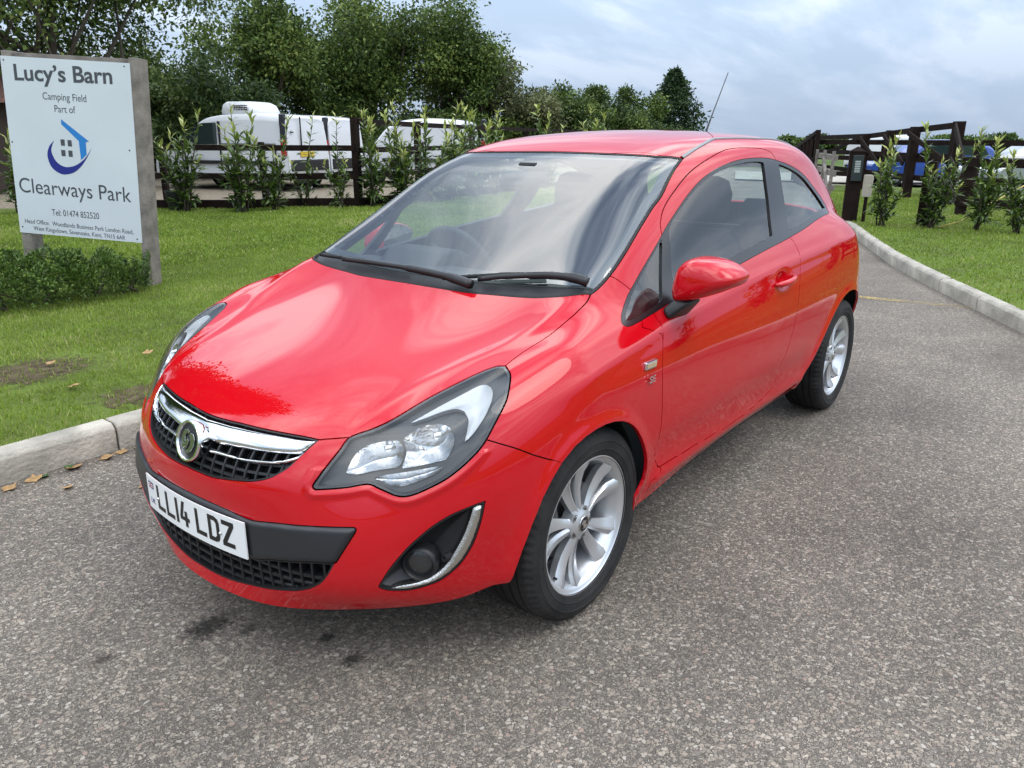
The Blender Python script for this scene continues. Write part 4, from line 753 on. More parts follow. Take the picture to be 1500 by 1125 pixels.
# ------------------------------------------------------------------ headlamps
def bowl(o, depth, k):
    return lambda A: -depth*(1-np.exp(np.minimum(o.f(A), 0)/k))
REFL = mat('lamp_reflector', (.62, .63, .64), .10, 1.0, bump=(70, .22))
HOUSE = mat('lamp_housing', (.030, .031, .033), .28)
IND = mat('indicator_reflector', (.55, .56, .57), .30, .75, bump=(420, .45))
for sd in (1, -1):
    if sd > 0:
        F_house = F_hl
        for k_ in ('hl_indicator', 'hl_low', 'hl_high', 'hl_drl'): _, F_house = SH.sub(F_house, OL[k_])
    hl = panel('headlight', SH, F_house, HOUSE, car, off=-.016, wall=.05, side=sd, fn=lambda A: -.012*(1-np.exp(np.minimum(OL['headlight'].f(A), 0)/.03)))
    hl['label'] = 'swept-back headlamp with dark bezel and hazy clear lens'
    rim = SH.split(F_hl, -SH.fld(F_hl, OL['headlight'])-.007)[0]
    panel('bezel', SH, rim, HOUSE, hl, off=-.002, wall=.036, side=sd)
    for nm, o, off, dep, k, m_ in (('indicator', 'hl_indicator', -.014, .016, .02, IND), ('low_beam_reflector', 'hl_low', -.018, .065, .03, REFL),
                                   ('high_beam_reflector', 'hl_high', -.018, .055, .028, REFL), ('daytime_lamp', 'hl_drl', -.018, .024, .010, REFL)):
        g, _ = SH.sub(F_hl, OL[o]); panel(nm, SH, g, m_, hl, off=off, wall=.012, side=sd, fn=bowl(OL[o], dep, k))
    panel('lens', SH, F_hl, LENS, hl, off=0, wall=0, side=sd)
    for o, q in (('hl_low', .035), ('hl_high', .03)):
        c = np.mean(OL[o].p3, 0)*np.array([1, sd, 1]); MB().lathe([(0, q), (.008, q-.004), (.010, q-.02), (.010, -.01)], 12, 'x', (c[0]-.055, c[1], c[2])).build('bulb', CHROME, hl, smooth=True)
# ------------------------------------------------------------------ upper grille with bars, chrome strips and round emblem
def strip(P, N, w, d):
    """bar of width w (along the sheet) and depth d following surface points P with normals N"""
    T = np.gradient(P, axis=0); T /= np.linalg.norm(T, axis=1, keepdims=True); S_ = np.cross(N, T)
    v = []; f = []
    for p, n, s_ in zip(P, N, S_):
        for a, b in ((-1, 0), (-.7, .004), (.7, .004), (1, 0), (1, -d), (-1, -d)): v.append(p+s_*a*w/2+n*b)
    m = 6
    for i in range(len(P)-1):
        for k in range(m): f.append((i*m+k, i*m+(k+1) % m, (i+1)*m+(k+1) % m, (i+1)*m+k))
    return v, f
def surf_n(u, v):
    e = 1e-3; P = surf(u, np.abs(v)); a = surf(u+e, np.abs(v))-surf(u-e, np.abs(v)); b = surf(u, np.abs(v)+e)-surf(u, np.maximum(np.abs(v)-e, 0))
    n = np.cross(b, a); n /= np.linalg.norm(n, axis=1, keepdims=True)+1e-12; n *= np.sign(n[:, :1]+1e-9)
    s = np.where(np.asarray(v) < 0, -1, 1); P[:, 1] *= s; n[:, 1] *= s
    return P, n
def lattice(parent, o, us, vs, off, w, d, material):
    for u in us:
        v = np.linspace(-5, 5, 401); P, N = surf_n(np.full(401, u), v); A = np.concatenate([P, N, np.full((401, 1), u), np.abs(v)[:, None]], 1); A[:, 1] = np.abs(A[:, 1])
        ins = o.f(A) < -.002
        if ins.sum() > 6:
            i = np.where(ins)[0]; P2 = P[i]+N[i]*off; q, f = strip(P2, N[i], w, d); MB().add(q, f).build('grille_bar', material, parent, smooth=False)
    for v0 in vs:
        for sg in (1, -1):
            u = np.linspace(.2, 6, 240); v = np.full(240, v0*sg)+.10*sg*np.sin((u-us[0])/(us[1]-us[0])*math.pi)*0; P, N = surf_n(u, v)
            A = np.concatenate([P, N, u[:, None], np.abs(v)[:, None]], 1); A[:, 1] = np.abs(A[:, 1]); ins = o.f(A) < -.002
            if ins.sum() > 6:
                i = np.where(ins)[0]; q, f = strip(P[i]+N[i]*(off+.002), N[i], w*.8, d); MB().add(q, f).build('grille_rib', material, parent, smooth=False)
grille = panel('grille', SH, F_gr, DARK, car, off=-.05, wall=0)
F_gw = SH.split(F_gr, -SH.fld(F_gr, OL['grille'])-.004)[0]
panel('grille_edge', SH, F_gw, BLACK, grille, off=-.004, wall=.05)
lattice(grille, OL['grille'], [3.30, 3.62, 3.94, 4.26], [.22, .45, .68, .91, 1.14, 1.37, 1.60, 1.83, 2.06, 2.3], -.022, .010, .02, BLACK)
for nm in ('chrome_upper', 'chrome_lower'):
    g, _ = SH.sub(F_gr, OL[nm]); o = OL[nm]
    wd = .016 if nm == 'chrome_upper' else .006
    panel('chrome_strip', SH, g, CHROME, grille, off=-.012, wall=.02, fn=lambda A, o=o, wd=wd: .014*np.sqrt(np.clip(1-(1-np.clip(-o.f(A)/wd, 0, 1))**2, 0, 1)))
lower = panel('lower_grille', SH, F_lg, DARK, car, off=-.05, wall=0)
F_lw = SH.split(F_lg, -SH.fld(F_lg, OL['lower_grille'])-.005)[0]
panel('grille_edge', SH, F_lw, BLACK, lower, off=-.002, wall=.05)
lattice(lower, OL['lower_grille'], [.50, .74, .98, 1.22], [.18, .42, .66, .90, 1.14, 1.38, 1.62, 1.86, 2.1, 2.34, 2.58, 2.84], -.016, .010, .025, BLACK)
bar_o = OL['bar']
panel('bumper_bar', SH, F_bar, mat('bumper_strip', (.018, .019, .021), .38, bump=(500, .1)), car, off=.0, wall=.02, fn=lambda A: .009*np.sqrt(np.clip(1-(1-np.clip(-bar_o.f(A)/.012, 0, 1))**2, 0, 1)))
def emblem():
    c = np.array([.792, 0, .625]); t = math.radians(16)
    root = empty('badge', tuple(c), parent=grille); root.rotation_euler = (0, -t, 0); root.scale = (.95, .93, .93)
    MB().lathe([(.0, -.03), (.058, -.03), (.064, -.012), (.0645, .0), (.0615, .006), (.057, .006), (.054, .002), (.053, -.004)], 64, 'x').build('ring', CHROME, root, smooth=True, angle=40)
    MB().lathe([(.0535, -.004), (.03, -.001), (0, .0)], 48, 'x').build('disc', mat('emblem_black', (.012, .012, .013), .3, 0), root, smooth=True)
    # heraldic beast with a flag, in relief: head, wing, body, banner
    shapes = [[(-.028, -.012), (-.034, .010), (-.024, .030), (-.008, .036), (.006, .030), (.001, .022), (-.010, .024), (-.017, .012), (-.012, -.004)],
              [(.008, .028), (.024, .026), (.036, .010), (.034, -.010), (.022, -.028), (.004, -.037), (-.010, -.036), (.006, -.026), (.015, -.010), (.014, .008), (.004, .016)],
              [(-.034, -.012), (-.022, -.030), (-.014, -.020), (-.006, -.026), (.002, -.012), (.006, .002), (-.004, .008), (-.014, -.008)]]
    for sh_ in shapes: MB().prism(sh_, 'x', -.001, .0035).build('emblem_relief', mat('emblem_dark_chrome', (.42, .42, .42), .18, 1.0), root, bevel=.0012)
emblem()
# ------------------------------------------------------------------ fog lamp pockets
for sd in (1, -1):
    fg = panel('fog_lamp_pocket', SH, F_fog, BLACK, car, off=-.010, wall=0, side=sd, fn=bowl(OL['fog'], .055, .035))
    e, _ = SH.split(F_fog, -SH.fld(F_fog, OL['fog'])-.004)
    panel('pocket_rim', SH, e, BLACK, fg, off=-.001, wall=.014, side=sd)
    g, _ = SH.sub(F_fog, OL['fog_chrome'])
    panel('chrome_blade', SH, g, mat('satin_chrome', (.62, .61, .58), .22, 1.0, bump=(260, .25)), fg, off=-.006, wall=.02, side=sd, fn=lambda A: .007*np.clip(-OL['fog_chrome'].f(A)/.006, 0, 1))
    c = np.array([.575, .678*sd, .37]); ax = np.array([.86, .5*sd, 0.02]); ax /= np.linalg.norm(ax)
    root = empty('fog_lamp', tuple(c-ax*.026), parent=fg); root.rotation_mode = 'QUATERNION'; root.rotation_quaternion = Vector((1, 0, 0)).rotation_difference(Vector(ax))
    MB().lathe([(.052, -.03), (.050, .0), (.046, .010), (.041, .012), (.037, .006), (.036, -.004)], 40, 'x').build('lamp_ring', BLACK, root, smooth=True, angle=50)
    MB().lathe([(.0365, -.002), (.025, .003), (.0, .005)], 32, 'x').build('lamp_glass', mat('fog_glass', (.05, .05, .05), .06, .4, .5), root, smooth=True)
    MB().lathe([(.011, -.02), (.0105, .004), (.007, .004), (.006, -.01)], 20, 'x', c=(0, 0, 0)).build('towing_eye_cover', DARK, fg, smooth=True, loc=tuple(c+np.array([-.05, .05*sd, .018])-ax*.012))
# ------------------------------------------------------------------ number plate
PLX = lambda y: .8265-.30*y*y
def plate_pts(s, t, off=0.0):                                  # s across (0..0.52 from the car's right), t up
    y = s-.26; return (PLX(y)+off, y, .347+t)
plate_root = None
def build_plate():
    n = 26; v = []; f = []
    for side in (0, -.004):
        for k in range(n+1):
            for t in (0, .111): v.append(plate_pts(.52*k/n, t, side))
    m = 2*(n+1)
    for k in range(n):
        a = 2*k; f += [(a, a+2, a+3, a+1), (m+a, m+a+1, m+a+3, m+a+2), (a, m+a, m+a+2, a+2), (a+1, a+3, m+a+3, m+a+1)]
    f += [(0, 1, m+1, m), (2*n, m+2*n, m+2*n+1, 2*n+1)]
    pl = MB().add(v, f).build('number_plate', WHITE_PRINT, car)
    S_ = .014
    G_ = {'L': [[(0, 0), (.05, 0), (.05, S_), (S_, S_), (S_, .079), (0, .079)]],
          '1': [[(0, 0), (S_, 0), (S_, .079), (0, .079)]],
          '4': [[(.026, 0), (.040, 0), (.040, .018), (.050, .018), (.050, .031), (.040, .031), (.040, .050), (.026, .050), (.026, .031), (.0145, .031), (.030, .079), (.0155, .079), (0, .031), (0, .018), (.026, .018)]],
          'D': [[(0, 0), (.032, 0), (.045, .006), (.05, .018), (.05, .061), (.045, .073), (.032, .079), (0, .079), (0, .0395), (S_, .0395), (S_, .065), (.030, .065), (.036, .058), (.036, .021), (.030, S_), (S_, S_), (S_, .0395), (0, .0395)]],
          'Z': [[(0, 0), (.05, 0), (.05, S_), (.018, S_), (.05, .066), (.05, .079), (0, .079), (0, .065), (.032, .065), (0, .013)]]}
    x = .076
    for ch in 'LL14 LDZ':
        if ch == ' ': x += .022; continue
        w = S_ if ch == '1' else .05
        for poly in G_[ch]:
            cu = bpy.data.curves.new('g', 'CURVE'); cu.dimensions = '2D'; cu.fill_mode = 'BOTH'
            sp = cu.splines.new('POLY'); sp.points.add(len(poly)-1)
            for p, q in zip(sp.points, poly): p.co = (q[0], q[1], 0, 1)
            sp.use_cyclic_u = True
            ob = bpy.data.objects.new('g', cu); COL.objects.link(ob)
            me = bpy.data.meshes.new_from_object(ob); bpy.data.objects.remove(ob)
            for q in me.vertices: q.co = plate_pts(x+q.co.x, .019+q.co.y, .0009)
            me.materials.append(BLACK_PRINT); o = bpy.data.objects.new('plate_character', me); link(o, pl)
        x += w+.011
    def patch(name, a, b, c, d, m_, off=.0009):
        MB().add([plate_pts(a, b, off), plate_pts(c, b, off), plate_pts(c, d, off), plate_pts(a, d, off)], [(0, 1, 2, 3)]).build(name, m_, pl)
    blue = mat('flag_blue', (.02, .03, .18), .4); red = mat('flag_red', (.5, .02, .03), .4)
    patch('flag', .016, .072, .052, .094, blue)
    for a, b, c, d in ((.016, .080, .052, .086), (.031, .072, .037, .094)): patch('flag_cross', a, b-.002, c, d+.002, WHITE_PRINT, .0013)
    for a, b, c, d in ((.016, .0813, .052, .0847), (.0323, .072, .0357, .094)): patch('flag_cross', a, b, c, d, red, .0016)
    def small(txt, x0, z0, h, m_):
        cu = bpy.data.curves.new('t', 'FONT'); cu.body = txt; cu.size = h
        ob = bpy.data.objects.new('t', cu); COL.objects.link(ob); me = bpy.data.meshes.new_from_object(ob); bpy.data.objects.remove(ob)
        for q in me.vertices: q.co = plate_pts(x0+q.co.x, z0+q.co.y, .0009)
        me.materials.append(m_); link(bpy.data.objects.new('country_letters', me), pl)
    small('UK', .018, .022, .026, blue)
    for sx in (.082, .420):
        MB().lathe([(.0, .0035), (.004, .003), (.0055, 0)], 14, 'x').build('plate_screw', CHROME, pl, smooth=True, loc=plate_pts(sx, .052, .001))
build_plate()
# ------------------------------------------------------------------ wheels
TYRE = mat('tyre_rubber', (.021, .020, .019), .75, 0, 0, .3, noise=(9, .5), bump=(160, .2))
DISC = mat('brake_disc', (.13, .125, .12), .45, .8)
def make_wheel():
    root = empty('wheel', (0, 0, 0), parent=car)
    # tyre: turned profile, tread grooves round it and sipes across the shoulders
    half = [(.2195, .092), (.2235, .0965), (.2255, .0965), (.2275, .099), (.243, .1035), (.2445, .1048), (.2465, .1036), (.268, .1046), (.2695, .1062), (.272, .1040), (.288, .1005), (.300, .092), (.3065, .082), (.3085, .074)]
    tread = [(.3092, .060), (.3094, .0565), (.3035, .0555), (.3035, .0495), (.3097, .0485), (.310, .0235), (.303, .0225), (.303, .0145), (.3102, .0135), (.3102, 0)]
    prof = half+tread; prof = prof+[(r, -t) for r, t in prof[::-1][1:]]
    n = 216; v = []; m = len(prof)
    for k in range(n):
        a = 2*math.pi*k/n; sip = (k % 3 == 0)
        for i, (r, t) in enumerate(prof):
            if sip and abs(t) > .060 and r > .298: r -= .0055
            if sip and .024 < abs(t) < .049 and r > .306 and k % 6 == 0: r -= .0035
            v.append((r*math.cos(a), t, r*math.sin(a)))
    f = []
    for k in range(n):
        for i in range(m-1): f.append((k*m+i, ((k+1) % n)*m+i, ((k+1) % n)*m+i+1, k*m+i+1))
    MB().add(v, f).build('tyre', TYRE, root, smooth=True, angle=32)
    rim = MB().lathe([(.2195, .096), (.2225, .0955), (.2195, .0905), (.2120, .0865), (.205, .082), (.198, .070), (.190, .045), (.182, .02), (.178, -.03), (.19, -.085), (.213, -.093)], 96, 'y').build('rim', ALLOY, root, smooth=True, angle=45)
    MB().lathe([(0, -.06), (.15, -.06), (.178, -.05)], 48, 'y').build('wheel_well_disc', DARK, root, smooth=True)
    MB().lathe([(.03, .012), (.128, .012), (.130, .008), (.130, -.008), (.03, -.008)], 64, 'y').build('brake_disc', DISC, root, smooth=True, angle=40)
    MB().box((.10, .01, .075), (.07, .06, .11)).build('brake_caliper', mat('caliper', (.09, .09, .09), .6, .5), root, bevel=.012)
    # ten blades in five pairs
    for k in range(5):
        for sg in (1, -1):
            rr = [.030, .052, .08, .11, .14, .17, .192, .206]
            ang0 = math.radians(90+72*k)
            v = []; f = []
            for i, r in enumerate(rr):
                t = (r-.03)/.176
                off = sg*(math.radians(11)*(1-t)**1.5+math.radians(13.5)*t**.9+math.radians(2)) 
                a = ang0+off
                w = .020+.030*t**1.4
                if r < .05: w = .021
                y = .071+.006*t-.020*math.sin(t*math.pi)**1.5*.6+(.006 if t > .9 else 0)
                ca, sa = math.cos(a), math.sin(a); tx, tz = -sa, ca
                # ridge set towards one edge of the blade
                for q, h in ((-1, -.010), (-.55*sg-.1, .0), (.15, -.001), (1, -.010), (.8, -.034), (-.8, -.034)):
                    v.append((r*ca+tx*q*w*.62, y+h, r*sa+tz*q*w*.62))
            for i in range(len(rr)-1):
                for j in range(6): f.append((i*6+j, i*6+(j+1) % 6, (i+1)*6+(j+1) % 6, (i+1)*6+j))
            f.append(tuple(range(6))); f.append(tuple((len(rr)-1)*6+j for j in range(6)))
            MB().add(v, f).build('spoke', ALLOY, root, smooth=True, angle=50)
    MB().lathe([(.0, .078), (.030, .078), (.036, .074), (.056, .066), (.058, .03), (.0, .03)], 48, 'y').build('hub', ALLOY, root, smooth=True, angle=50)
    for k in range(5):
        a = math.radians(54+72*k); c = (.044*math.cos(a), 0, .044*math.sin(a))
        MB().lathe([(.0, .0715), (.0075, .0715), (.0085, .070)], 6, 'y', c).build('wheel_bolt', DISC, root)
        MB().lathe([(.0105, .0705), (.0115, .0712), (.0125, .0705)], 20, 'y', c).build('bolt_recess', DARK, root, smooth=True)
    cap = MB().lathe([(.0, .082), (.020, .0815), (.026, .080), (.028, .077)], 32, 'y').build('centre_cap', mat('cap_black', (.02, .02, .022), .25), root, smooth=True)
    MB().lathe([(.0235, .0805), (.0255, .0825), (.0275, .0795)], 32, 'y').build('cap_ring', CHROME, cap, smooth=True)
    MB().prism([(-.012, -.006), (-.004, -.014), (.012, -.010), (.008, .0), (.014, .010), (.0, .015), (-.010, .009), (-.002, .002)], 'y', .081, .0835).build('cap_emblem', CHROME, cap)
    MB().lathe([(.0, .0), (.004, .0), (.004, .011), (.0, .012)], 10, 'y', (.170, .070, -.085)).build('valve', RUBBER, root, smooth=True)
    return root
w0 = make_wheel()
spots = [(0, .7445, 1, .0), (-2.511, .744, 1, .9), (0, -.7445, -1, .4), (-2.511, -.744, -1, 1.3)]
for i, (x, y, sd, spin) in enumerate(spots):
    w = w0 if i == 0 else copy_tree(w0, car)
    w.rotation_mode = 'XYZ'; w.location = (x, y, .309)
    w.rotation_euler = (0, spin+.25, 0 if sd > 0 else math.pi)
# arch liners
for x in (0, -2.511):
    for sd in (1, -1):
        R_ = .350 if x == 0 else .378; a0, a1 = (24, 186) if x == 0 else (-2, 160)
        v = []; f = []; n = 40
        for k in range(n+1):
            a = math.radians(a0+(a1-a0)*k/n); c, s = math.cos(a), math.sin(a)
            for y in (.80, .46): v.append((x+R_*c, y*sd, .31+R_*s))
        for k in range(n): f.append((2*k, 2*k+1, 2*k+3, 2*k+2))
        c0 = len(v); v.append((x, .46*sd, .31)); f += [(2*k+1, 2*k+3, c0) for k in range(n)]
        MB().add(v, f).build('arch_liner', mat('liner', (.008, .008, .008), .9), car, fix=False)
# underbody
ub = MB(); ub.box((-1.25, 0, .215), (3.5, .92, .02)); ub.build('underbody', DARK, car)
MB().box((.50, 0, .212), (.26, .80, .02)).build('front_shade_panel', DARK, car)  # unseen panel added to block light and deepen the shadow under the front
MB().box((-1.15, 0, .262), (1.50, 1.60, .02)).build('floor_pan', DARK, car)
v = []; f = []
vv = np.linspace(-6.2, 6.2, 70); P, N = surf_n(np.full(70, .02), vv)
for p, n in zip(P, N):
    q = np.array([p[0]*.965-.02, p[1]*.97]); v += [(q[0], q[1], p[2]+.02), (q[0]-.012, q[1], p[2]-.045+.012*abs(p[1])), (q[0]-.05, q[1]*.97, p[2]-.045+.012*abs(p[1]))]
for i in range(69):
    for j in range(2): f.append((3*i+j, 3*i+3+j, 3*i+4+j, 3*i+1+j))
MB().add(v, f).build('air_deflector', BLACK, car, fix=False)
# ------------------------------------------------------------------ door mirrors
for sd in (1, -1):
    O_ = np.array([(.805, .970), (.818, 1.027), (.832, 1.05), (.848, 1.064), (.874, 1.073), (.91, 1.0735), (.943, 1.070), (.975, 1.062), (1.001, 1.049), (1.022, 1.034), (1.031, 1.019), (1.020, .996), (.985, .976), (.948, .958), (.885, .934), (.826, .922), (.812, .930), (.807, .948)])
    t = np.linspace(0, len(O_), 73)[:-1]; O2 = []
    for a in t:
        i = int(a); q = a-i; p0, p1, p2, p3 = (O_[(i+k) % len(O_)] for k in (-1, 0, 1, 2))
        O2.append(.5*((2*p1)+(-p0+p2)*q+(2*p0-5*p1+4*p2-p3)*q*q+(-p0+3*p1-3*p2+p3)*q**3))
    O2 = np.array(O2); c = np.array([.918, 1.0]); v = []; f = []; m = len(O2)
    rings = [(-.625, .90), (-.622, .955), (-.61, .985), (-.585, 1.0), (-.555, .995), (-.53, .97), (-.508, .92), (-.492, .84), (-.481, .72), (-.474, .56), (-.470, .36), (-.4685, .15)]
    for x, s in rings:
        for p in O2: q = c+(p-c)*s; v.append((x-.10*(q[0]-.80)*.55, q[0]*sd, q[1]))
    for i in range(len(rings)-1):
        for k in range(m): f.append((i*m+k, i*m+(k+1) % m, (i+1)*m+(k+1) % m, (i+1)*m+k))
    f.append(tuple((len(rings)-1)*m+k for k in range(m)))
    mr = empty('door_mirror', (0, 0, 0), parent=car)
    if sd < 0:      # the driver's mirror is folded back against the door
        mr.matrix_local = Matrix.Translation((-.76, -.845, -.02)) @ Matrix.Rotation(math.radians(-84), 4, 'Z') @ Matrix.Translation((.60, .86, 0))
    MB().add(v, f).build('mirror_shell', RED, mr, smooth=True)
    MB().add([v[k] for k in range(m)], [tuple(range(m))]).build('mirror_glass', mat('mirror_silver', (.8, .8, .8), .02, 1), mr)
    A_ = [(-.47, .800, .905), (-.60, .812, .885), (-.61, .830, .862), (-.47, .822, .868)]
    B_ = [(-.505, .835, .945), (-.60, .835, .945), (-.60, .885, .928), (-.505, .885, .928)]
    v = [(a, b*sd, e) for a, b, e in A_+B_]
    MB().add(v, [(0, 1, 2, 3), (7, 6, 5, 4)]+[(i, 4+i, 4+(i+1) % 4, (i+1) % 4) for i in range(4)]).build('mirror_stem', BLACK, mr, bevel=.012, smooth=True)
# ------------------------------------------------------------------ door handles, side lamp, badge
for sd in (1, -1):
    pts = []; rad = []
    for k in range(17):
        t = k/16; x = -1.395-.215*t; pts.append((x, sd*(.848+.030*math.sin(math.pi*t)**.6), .859+.012*t)); rad.append(.007+.0065*math.sin(math.pi*t)**.4)
    MB().tube(pts, rad, 12).build('door_handle', RED, doors[sd], smooth=True)
    MB().lathe([(0, .005), (.012, .004), (.014, 0)], 20, 'y').build('lock_cover', RED, doors[sd], smooth=True, loc=(-1.47, sd*.8465, .838)).rotation_euler = (0, 0, 0 if sd > 0 else math.pi)
    lamp = MB().prism([(-.262, .749), (-.332, .7475), (-.336, .7735), (-.264, .7745)], 'y', .850*sd, .868*sd).build('side_repeater', CHROME, car, bevel=.004)
    MB().prism([(-.268, .754), (-.328, .752), (-.331, .768), (-.269, .769)], 'y', .866*sd, .8695*sd).build('repeater_lens', mat('repeater', (.55, .40, .22), .1, .2, 1), lamp, bevel=.001)
    cu = bpy.data.curves.new('t', 'FONT'); cu.body = 'SE'; cu.size = .032; cu.extrude = .0015; cu.align_x = 'CENTER'
    ob = bpy.data.objects.new('t', cu); COL.objects.link(ob); me = bpy.data.meshes.new_from_object(ob); bpy.data.objects.remove(ob)
    for q in me.vertices:
        x, z, e = q.co; q.co = ((-.296-x*1.35*sd), (.8745+e)*sd, .7055+z)
    me.materials.append(CHROME); link(bpy.data.objects.new('trim_badge', me), car)
# ------------------------------------------------------------------ roof strips, aerial
for sd in (1, -1):
    uu = np.array([d[0] for d in OUTL['ditch']]+[16.2, 17.0, 17.9]); v2 = np.array([d[1] for d in OUTL['ditch']]+[4.25, 4.15, 3.95])
    t = np.linspace(0, len(uu)-1, 80); uu = np.interp(t, np.arange(len(uu)), uu); v2 = np.interp(t, np.arange(len(v2)), v2)
    P, N = surf_n(uu, v2); N *= np.sign(N[:, 2:3]); P = P+N*.0006; P[:, 1] *= sd; N[:, 1] *= sd
    q, f = strip(P, N, .017, .01); MB().add(q, f).build('roof_strip', mat('strip_grey', (.16, .16, .165), .35), car)
ae = empty('aerial', (-2.40, 0, 1.415), parent=car)
MB().add([(.055, -.012, -.01), (.055, .012, -.01), (-.06, .018, -.01), (-.06, -.018, -.01), (.0, -.008, .03), (.0, .008, .03), (-.035, .010, .035), (-.035, -.010, .035)], [(0, 1, 2, 3), (4, 7, 6, 5), (0, 4, 5, 1), (1, 5, 6, 2), (2, 6, 7, 3), (3, 7, 4, 0)]).build('aerial_foot', BLACK, ae, bevel=.006, smooth=True)
MB().tube([(-.012, 0, .02), (-.05, 0, .09), (-.11, 0, .175), (-.272, 0, .395)], [.0075, .0058, .0034, .0026], 8).build('aerial_mast', BLACK, ae, smooth=True)
# ------------------------------------------------------------------ wipers
def on_screen(uv, off):
    u = np.array([a for a, b in uv]); v = np.array([b for a, b in uv]); t = np.linspace(0, len(uv)-1, 24)
    u = np.interp(t, np.arange(len(uv)), u); v = np.interp(t, np.arange(len(uv)), v); P, N = surf_n(u, v); N *= np.sign(N[:, 2:3]); return P+N*np.interp(t, np.arange(len(uv)), off)[:, None]
for blade, arm in (([(10.03, -4.367), (10.065, -3.135), (10.071, -2.034), (10.043, -.98), (9.998, -.309)], [(9.84, 1.469), (9.906, .789), (9.937, .19), (9.966, -.411), (9.988, -1.395), (10.021, -2.832)]),
                   ([(9.90, .635), (10.036, 1.19), (10.184, 2.092), (10.309, 3.366)], [(10.30, 5.30), (10.250, 4.56), (10.235, 3.579), (10.177, 2.84), (10.083, 2.12), (9.99, 1.516)])):
    w = empty('wiper', tuple(on_screen(arm, [.01]*len(arm))[0]), parent=car); o = np.array(w.location)
    MB().tube([p-o for p in on_screen(blade, [.012]*len(blade))], .0075, 6).build('wiper_blade', RUBBER, w, smooth=True)
    MB().tube([p-o for p in on_screen(arm, [.018]+[.022]*(len(arm)-2)+[.016])], [.017]*5+[.0135]*8+[.010]*11, 6).build('wiper_arm', BLACK, w, smooth=True)
# ------------------------------------------------------------------ cabin
dash = MB().prism([(-.12, .90), (-.30, .955), (-.52, .945), (-.60, .90), (-.62, .78), (-.56, .50), (-.2, .45)], 'y', -.70, .70).build('dashboard', DASH, car, bevel=.02, smooth=True)
MB().prism([(-.40, .93), (-.48, 1.0), (-.58, 1.005), (-.62, .93)], 'y', -.52, -.20).build('instrument_cowl', DASH, dash, bevel=.015, smooth=True)
sw = empty('steering_wheel', (-.76, -.36, .90), parent=car); sw.rotation_euler = (0, math.radians(-65), 0)
MB().tube([(.185*math.cos(2*math.pi*k/40), .185*math.sin(2*math.pi*k/40), 0) for k in range(41)], .0145, 10).build('wheel_rim', DASH, sw, smooth=True)
MB().lathe([(0, .03), (.06, .025), (.075, 0), (.05, -.03)], 24, 'z').build('airbag_pad', DASH, sw, smooth=True)
for a in (0, 120, 240):
    a = math.radians(a+180); MB().beam((.05*math.cos(a), .05*math.sin(a), 0), (.18*math.cos(a), .18*math.sin(a), 0), .035, .016).build('wheel_spoke', DASH, sw)
def loft(sections, n=20, e=3.0):
    """stack of superellipse sections (cx,cy,cz, half-width y, half-depth x)"""
    v = []; f = []
    for cx, cy, cz, a, b in sections:
        for k in range(n):
            t = 2*math.pi*k/n; c, s = math.cos(t), math.sin(t)
            v.append((cx+b*math.copysign(abs(c)**(2/e), c), cy+a*math.copysign(abs(s)**(2/e), s), cz))
    for i in range(len(sections)-1):
        for k in range(n): f.append((i*n+k, i*n+(k+1) % n, (i+1)*n+(k+1) % n, (i+1)*n+k))
    f.append(tuple(range(n))[::-1]); f.append(tuple((len(sections)-1)*n+k for k in range(n)))
    return MB().add(v, f)
for y in (.36, -.36):
    st = empty('front_seat', (-1.25, y, .28), parent=car)
    loft([(0, 0, .0, .22, .25), (0, 0, .08, .25, .27), (0, 0, .18, .24, .26), (0, 0, .21, .20, .22)]).build('seat_cushion', FABRIC, st, smooth=True)
    loft([(-.24, 0, .14, .22, .08), (-.28, 0, .30, .25, .08), (-.35, 0, .55, .245, .07), (-.40, 0, .70, .20, .06), (-.42, 0, .76, .14, .05)]).build('seat_back', FABRIC, st, smooth=True)
    loft([(-.43, 0, .79, .10, .03), (-.43, 0, .83, .13, .045), (-.445, 0, .92, .135, .05), (-.45, 0, .98, .11, .045), (-.45, 0, 1.0, .06, .03)]).build('head_restraint', FABRIC, st, smooth=True)
rb = empty('rear_seat', (-2.2, 0, .3), parent=car)
loft([(.1, 0, .05, .56, .25), (.1, 0, .2, .58, .26)]).build('bench_cushion', FABRIC, rb, smooth=True)
loft([(-.15, 0, .18, .58, .08), (-.25, 0, .55, .56, .07), (-.28, 0, .68, .50, .05)]).build('bench_back', FABRIC, rb, smooth=True)
for y in (.32, -.32): loft([(-.29, y, .68, .09, .03), (-.30, y, .78, .11, .04), (-.30, y, .83, .07, .03)]).build('head_restraint', FABRIC, rb, smooth=True)
MB().box((-.80, -.03, 1.285), (.03, .24, .065)).build('rear_view_mirror', DASH, car, bevel=.012, smooth=True)
MB().box((-.86, -.03, 1.335), (.10, .09, .03)).build('mirror_mount', DASH, car, bevel=.01)
pv = on_screen([(10.452, 3.645), (10.535, 4.176), (10.449, 5.059), (10.284, 4.383)], [-.02]*4)[[0, 8, 15, 23]]
MB().add([tuple(p) for p in pv], [(0, 1, 2, 3)]).build('paper_permit', mat('paper', (.7, .74, .74), .8), car)
MB().prism([(-1.02, .30), (-2.7, .30), (-2.7, .34), (-1.02, .34)], 'y', -.6, .6).build('cabin_floor', DARK, car)
